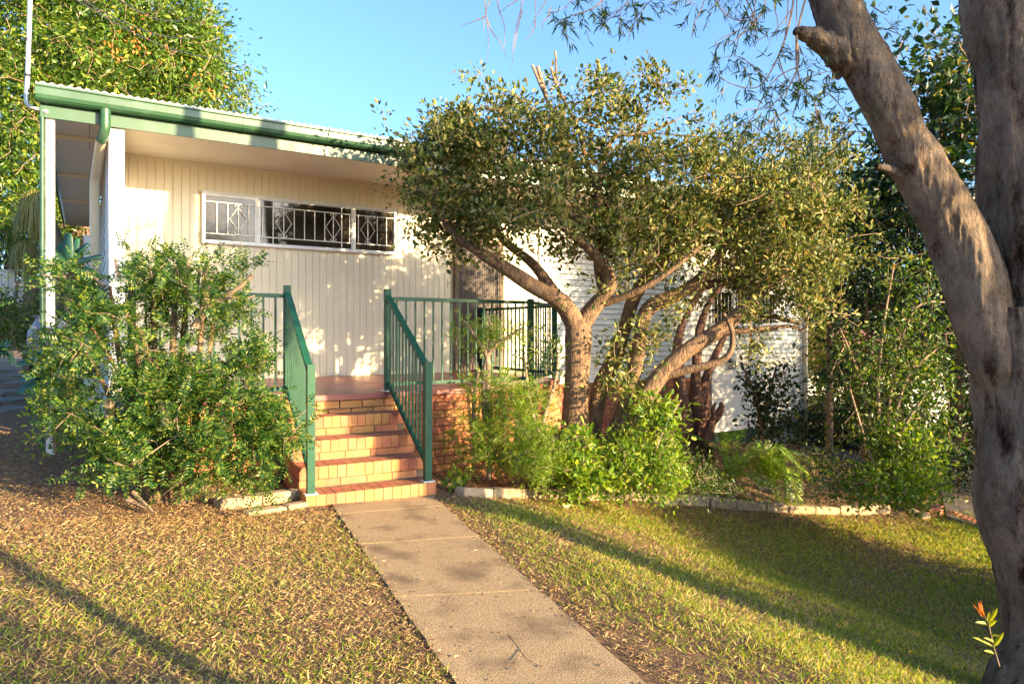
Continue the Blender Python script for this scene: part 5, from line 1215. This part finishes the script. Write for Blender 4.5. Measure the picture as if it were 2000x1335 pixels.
# sprout at the base of the big trunk; stray blade at the left
sp = thing('leafy_sprout', 'bright green sprout with a pink tip beside the big trunk', 'sprout', P(1950, 1290, 3.75))
r = np.random.default_rng(5)
for (ax_, ay, bx, by, wd) in ((1930, 1215, 1948, 1188, .022), (1930, 1218, 1908, 1212, .02), (1928, 1215, 1935, 1195, .02), (1935, 1240, 1952, 1240, .018), (1940, 1262, 1905, 1240, .02), (1940, 1262, 1960, 1235, .022), (1945, 1255, 1925, 1242, .018), (1930, 1222, 1945, 1210, .018), (1942, 1275, 1925, 1268, .02)):
    A, B = P(ax_, ay, 3.75), P(bx, by, 3.72); V_, F_ = leafV(A[None], (B-A)[None], (UP-FWD*.8)[None], np.linalg.norm(B-A), wd, 'oval'); g = MB(); g.add(V_, F_); g.build('leaf', L['yellow'], sp)
g = MB(); g.tube([P(1952, 1300, 3.75), P(1940, 1260, 3.75), P(1930, 1215, 3.75), P(1922, 1202, 3.75)], .003, 5); g.build('stem', M['twig'], sp)
g = MB(); nn_ = 7; A = np.repeat(P(1922, 1205, 3.75)[None], nn_, 0); V_, F_ = leafV(A, UP*1.0-RGT*.35+r.normal(size=(nn_, 3))*.22, r.normal(size=(nn_, 3)), .09, .013, 'line'); g.add(V_, F_); g.build('tip', L['flower'], sp)

# ------------------------------------------------------------------ unseen trees and shrubs, most added to cast shade
def shade(label, pos, h, rt, crown, ncl, lpc, seed, lean=(0, 0), leaf=(.09, .45)):
    simple_tree('shade_tree', label, np.array((pos[0], pos[1], 0)), h, rt, lean, crown, ncl, lpc, L['mid'], seed, leaf, 'tree', 'trees beyond the right edge of the view')
shade('unseen tall tree added at the right to dapple the porch wall', (6.9, -2.6), 5.0, .30, (0, 0, 6.3, 2.1, 1.9, 1.3), 420, 24, 201)
shade('unseen slender tree added for its shade, second from the camera', (8.4, -4.2), 5.0, .12, (0, 0, 6.6, 1.6, 1.6, 1.2), 240, 20, 202)
shade('unseen low round shrub added to shade the lower lawn', (9.0, -1.1), .6, .06, (0, 0, 1.1, 1.0, .9, 1.2), 420, 30, 203)
shade('second unseen low round shrub added to shade the lower lawn', (9.1, .2), .6, .06, (0, 0, 1.1, .9, 1.0, 1.2), 420, 30, 208)
shade('third unseen low round shrub added for lawn shade, nearest the paving', (9.5, 1.5), .6, .06, (0, 0, 1.1, .9, .9, 1.2), 420, 30, 209)
shade('unseen boundary tree added to shade the right wall, level with the paving', (15.6, 2.6), 3.2, .14, (0, 0, 3.8, 2.1, 2.0, 3.4), 900, 32, 204)
shade('unseen boundary tree added to shade the right wall, beyond the big trunk', (18.8, 3.2), 3.2, .14, (0, 0, 4.2, 2.3, 2.3, 3.6), 900, 32, 205)
shade('unseen boundary tree added to shade the right wall, nearest the street', (12.6, 2.3), 3.2, .14, (0, 0, 4.0, 1.8, 1.6, 3.4), 900, 32, 206)
shade('slim street tree outside the frame near the camera', (3.1, -2.4), 3.4, .07, (0, 0, 4.4, .8, .8, .6), 60, 14, 207)
shade('unseen rounded shrub added behind the viewpoint to shade the lawn corner', (2.65, -3.7), 1.0, .08, (0, 0, 1.6, .85, .85, 1.5), 330, 26, 210)
shade('unseen low shrub added to shade the lawn, right of the big forked trunk', (7.3, -.9), .5, .06, (0, 0, 1.0, .8, .75, .95), 330, 28, 211)

# ------------------------------------------------------------------ grass, litter
def scatter_px(n, x0, x1, y0, y1, r):
    """even density on the ground: rejection over world positions"""
    return None
r = np.random.default_rng(101)
def ground_samples(n, a0, a1, b0, b1):
    a = r.uniform(a0, a1, n); b = r.uniform(b0, b1, n)
    X = CT*a-ST*b; D = ST*a+CT*b
    ok = (D > 1.5) & (np.abs(X) < D*.80)
    return a[ok], b[ok], X[ok], D[ok]
kx, ky = kr[:, 0], kr[:, 1]
def lawn_side(a, b):      # True where in front of edging line / steps
    lim = np.interp(a, np.concatenate([[-9, kl2[0][0], kl2[-1][0], SO[0]+SW], kx, [30]]), np.concatenate([[kl2[0][1]+.2, kl2[0][1], kl2[-1][1], SO[1]-.1], ky, [ky[-1]-1]]))
    return b < lim
def vn(a, b, s, sd):      # cheap smooth noise
    return (np.sin(a*s*1.3+sd)*np.cos(b*s*1.1+sd*2)+np.sin(a*s*2.9+b*s*1.7+sd*3)*.6+np.sin(b*s*3.7-a*s*1.3+sd*5)*.5+np.sin(a*s*7.1+sd)*np.sin(b*s*6.3)*.4)/2.5*.5+.5
def grass(n, dens_f, lm, Lr, wr, name, flat=.6, a_rng=(-4, 12), b_rng=(.6, 8.5)):
    a, b, X, D = ground_samples(n, *a_rng, *b_rng)
    k = r.random(len(a)) < dens_f(a, b, D)
    k &= ~on_path(a, b, -.025) & ~((a > SO[0]-.02) & (a < SO[0]+SW+.02) & (b > 5.6))
    a, b, D = a[k], b[k], D[k]; m = len(a)
    pos = np.stack([a, b, gz(a, b)-.004], 1); Ln = Lr*r.uniform(.5, 1.4, m)*(1+.06*np.maximum(D-4, 0))
    an = r.random(m)*2*np.pi; ax = np.stack([np.cos(an)*flat, np.sin(an)*flat, r.uniform(.25, 1, m)], 1)
    V_, F_ = leaf2(pos, ax, r.normal(size=(m, 3))+UP, Ln, wr*r.uniform(.7, 1.3, m)*(1+.12*np.maximum(D-4, 0)))
    g = MB(); g.add(V_, F_); o = g.build(name, lm); return stuff(o), m
def d_right(a, b, D):
    u = path_u(a, b); v = vn(a, b, 1.1, 2); near_edge = np.clip((np.interp(a, kx, ky)-b)/.6, .10, 1)
    return (u > 1)*lawn_side(a, b)*np.clip((v-.12)*1.7, .15, 1)*near_edge*np.clip((u-1.02)/.35, .12, 1)
def d_left(a, b, D):
    u = path_u(a, b); v = vn(a, b, 1.5, 5); return (u < 0)*lawn_side(a, b)*np.clip((v-.22)*2.4, .12, 1)*np.clip((5.4-b)/1.2, .05, 1)
o, m1 = grass(420000, d_right, L['grass'], .048, .0058, 'lawn_grass'); tag(o, 'short green grass of the lawn right of the path', 'grass')
o, m2 = grass(330000, d_left, L['grass'], .042, .0055, 'sparse_grass'); tag(o, 'sparse green grass tufts in the leaf litter left of the path', 'grass')
o, m3 = grass(430000, lambda a, b, D: lawn_side(a, b)*np.where(path_u(a, b) < 0, 1.0, .42)*np.clip(.4+vn(a, b, 2, 9), 0, 1), L['dry'], .045, .0045, 'dry_grass', flat=1.3); tag(o, 'dry tan grass thatch over the whole front lawn', 'grass')
def litter(n, dens_f, lm, Lr, name, lift=.006, wr=.38, a_rng=(-5, 13), b_rng=(.6, 10), fine=False):
    a, b, X, D = ground_samples(n, *a_rng, *b_rng); k = (r.random(len(a)) < dens_f(a, b, D)) & ~((a > SO[0]) & (a < SO[0]+SW) & (b > 5.75))
    a, b, D = a[k], b[k], D[k]; m = len(a); onp = on_path(a, b)
    pos = np.stack([a, b, gz(a, b)+lift+.016*onp+r.random(m)*.012*(~onp)], 1)
    Ln = Lr*r.uniform(.5, 1.5, m); an = r.random(m)*2*np.pi
    ax = np.stack([np.cos(an), np.sin(an), np.where(onp, r.uniform(0, .12, m), r.uniform(-.25, .5, m))], 1); nr = r.normal(size=(m, 3))*np.where(onp, .25, .55)[:, None]+UP
    V_, F_ = (leaf2(pos, ax+UP*.3*r.normal(size=(m, 1)), nr, Ln, Ln*wr*r.uniform(.6, 1.3, m)) if fine else leafV(pos, ax, nr, Ln, Ln*wr*r.uniform(.6, 1.3, m), 'oval', .5, .1)); g = MB(); g.add(V_, F_); return stuff(g.build(name, lm)), m
def d_lit(a, b, D):
    out = lawn_side(a, b); edge = np.interp(a, kx, ky)-b
    v = vn(a, b, 1.9, 12)
    d = np.where(out, np.where(path_u(a, b) < .5, np.clip(v*1.5-.25, .12, 1)*.8, .08+.12*v), .8)
    d = np.where(out & (np.abs(edge) < .55) & (a > 2.6), .8, d); d = np.where(out & (a < 2.4) & (b > 4.6), .9, d)
    u = path_u(a, b); pm = on_path(a, b, .13) & ~on_path(a, b); d = np.where(pm, .9, d)
    d = np.where(~out, d, d*np.clip(.35+vn(a, b, 3.1, 4)*1.3, .1, 1))
    eg = np.minimum(u, 1-u); return np.where(on_path(a, b), np.clip(.30-eg*4.5, 0, .3)*vn(a, b, 4, 3)*2.2+.004, d)
o, m4 = litter(120000, d_lit, L['litter'], .026, 'leaf_litter', wr=.30); tag(o, 'brown fallen leaves over lawn edges and garden bed', 'leaf litter')
o, m5 = litter(5200, lambda a, b, D: on_path(a, b)*.32, L['litter'], .020, 'path_leaves', a_rng=(0, 5), b_rng=(.6, 6)); tag(o, 'small dry leaves lying on the concrete path', 'leaf litter')
o, m6 = litter(5000, lambda a, b, D: np.where((a > 7.2) & ~lawn_side(a, b), .6, .012)*~on_path(a, b), L['ylitter'], .07, 'yellow_leaves', lift=.04, a_rng=(2, 14)); tag(o, 'yellow and brown fallen leaves on the dark paving at the right', 'leaf litter')
# a fallen twig on the path
tw = G(1040, 1262, .03); tw2 = G(1000, 1236, .03); tw3 = G(1055, 1300, .03)
g = MB(); up_ = np.array((0, 0, .018)); g.tube([ground(tw2)+up_, ground(G(1018, 1262, .03))+up_, ground(G(1034, 1285, .03))+up_, ground(tw3)+up_], [.0012, .0018, .0015, .0008], 5, sub=2); g.tube([ground(G(1020, 1266, .03))+up_, ground(G(1012, 1292, .03))+up_*1.3], .0015, 5); o = g.build('fallen_twig', M['twig']); tag(o, 'thin fallen twig lying on the nearest path slab', 'twig')
o, m7 = litter(760000, lambda a, b, D: d_lit(a, b, D)*np.clip(1.25-D/14, 0, 1), L['mulch'], .017, 'mulch', wr=.28, fine=True); tag(o, 'fine brown mulch and leaf crumbs between the fallen leaves', 'mulch')
print('counts', m7)
print('counts', m1, m2, m3, m4, m5, m6)
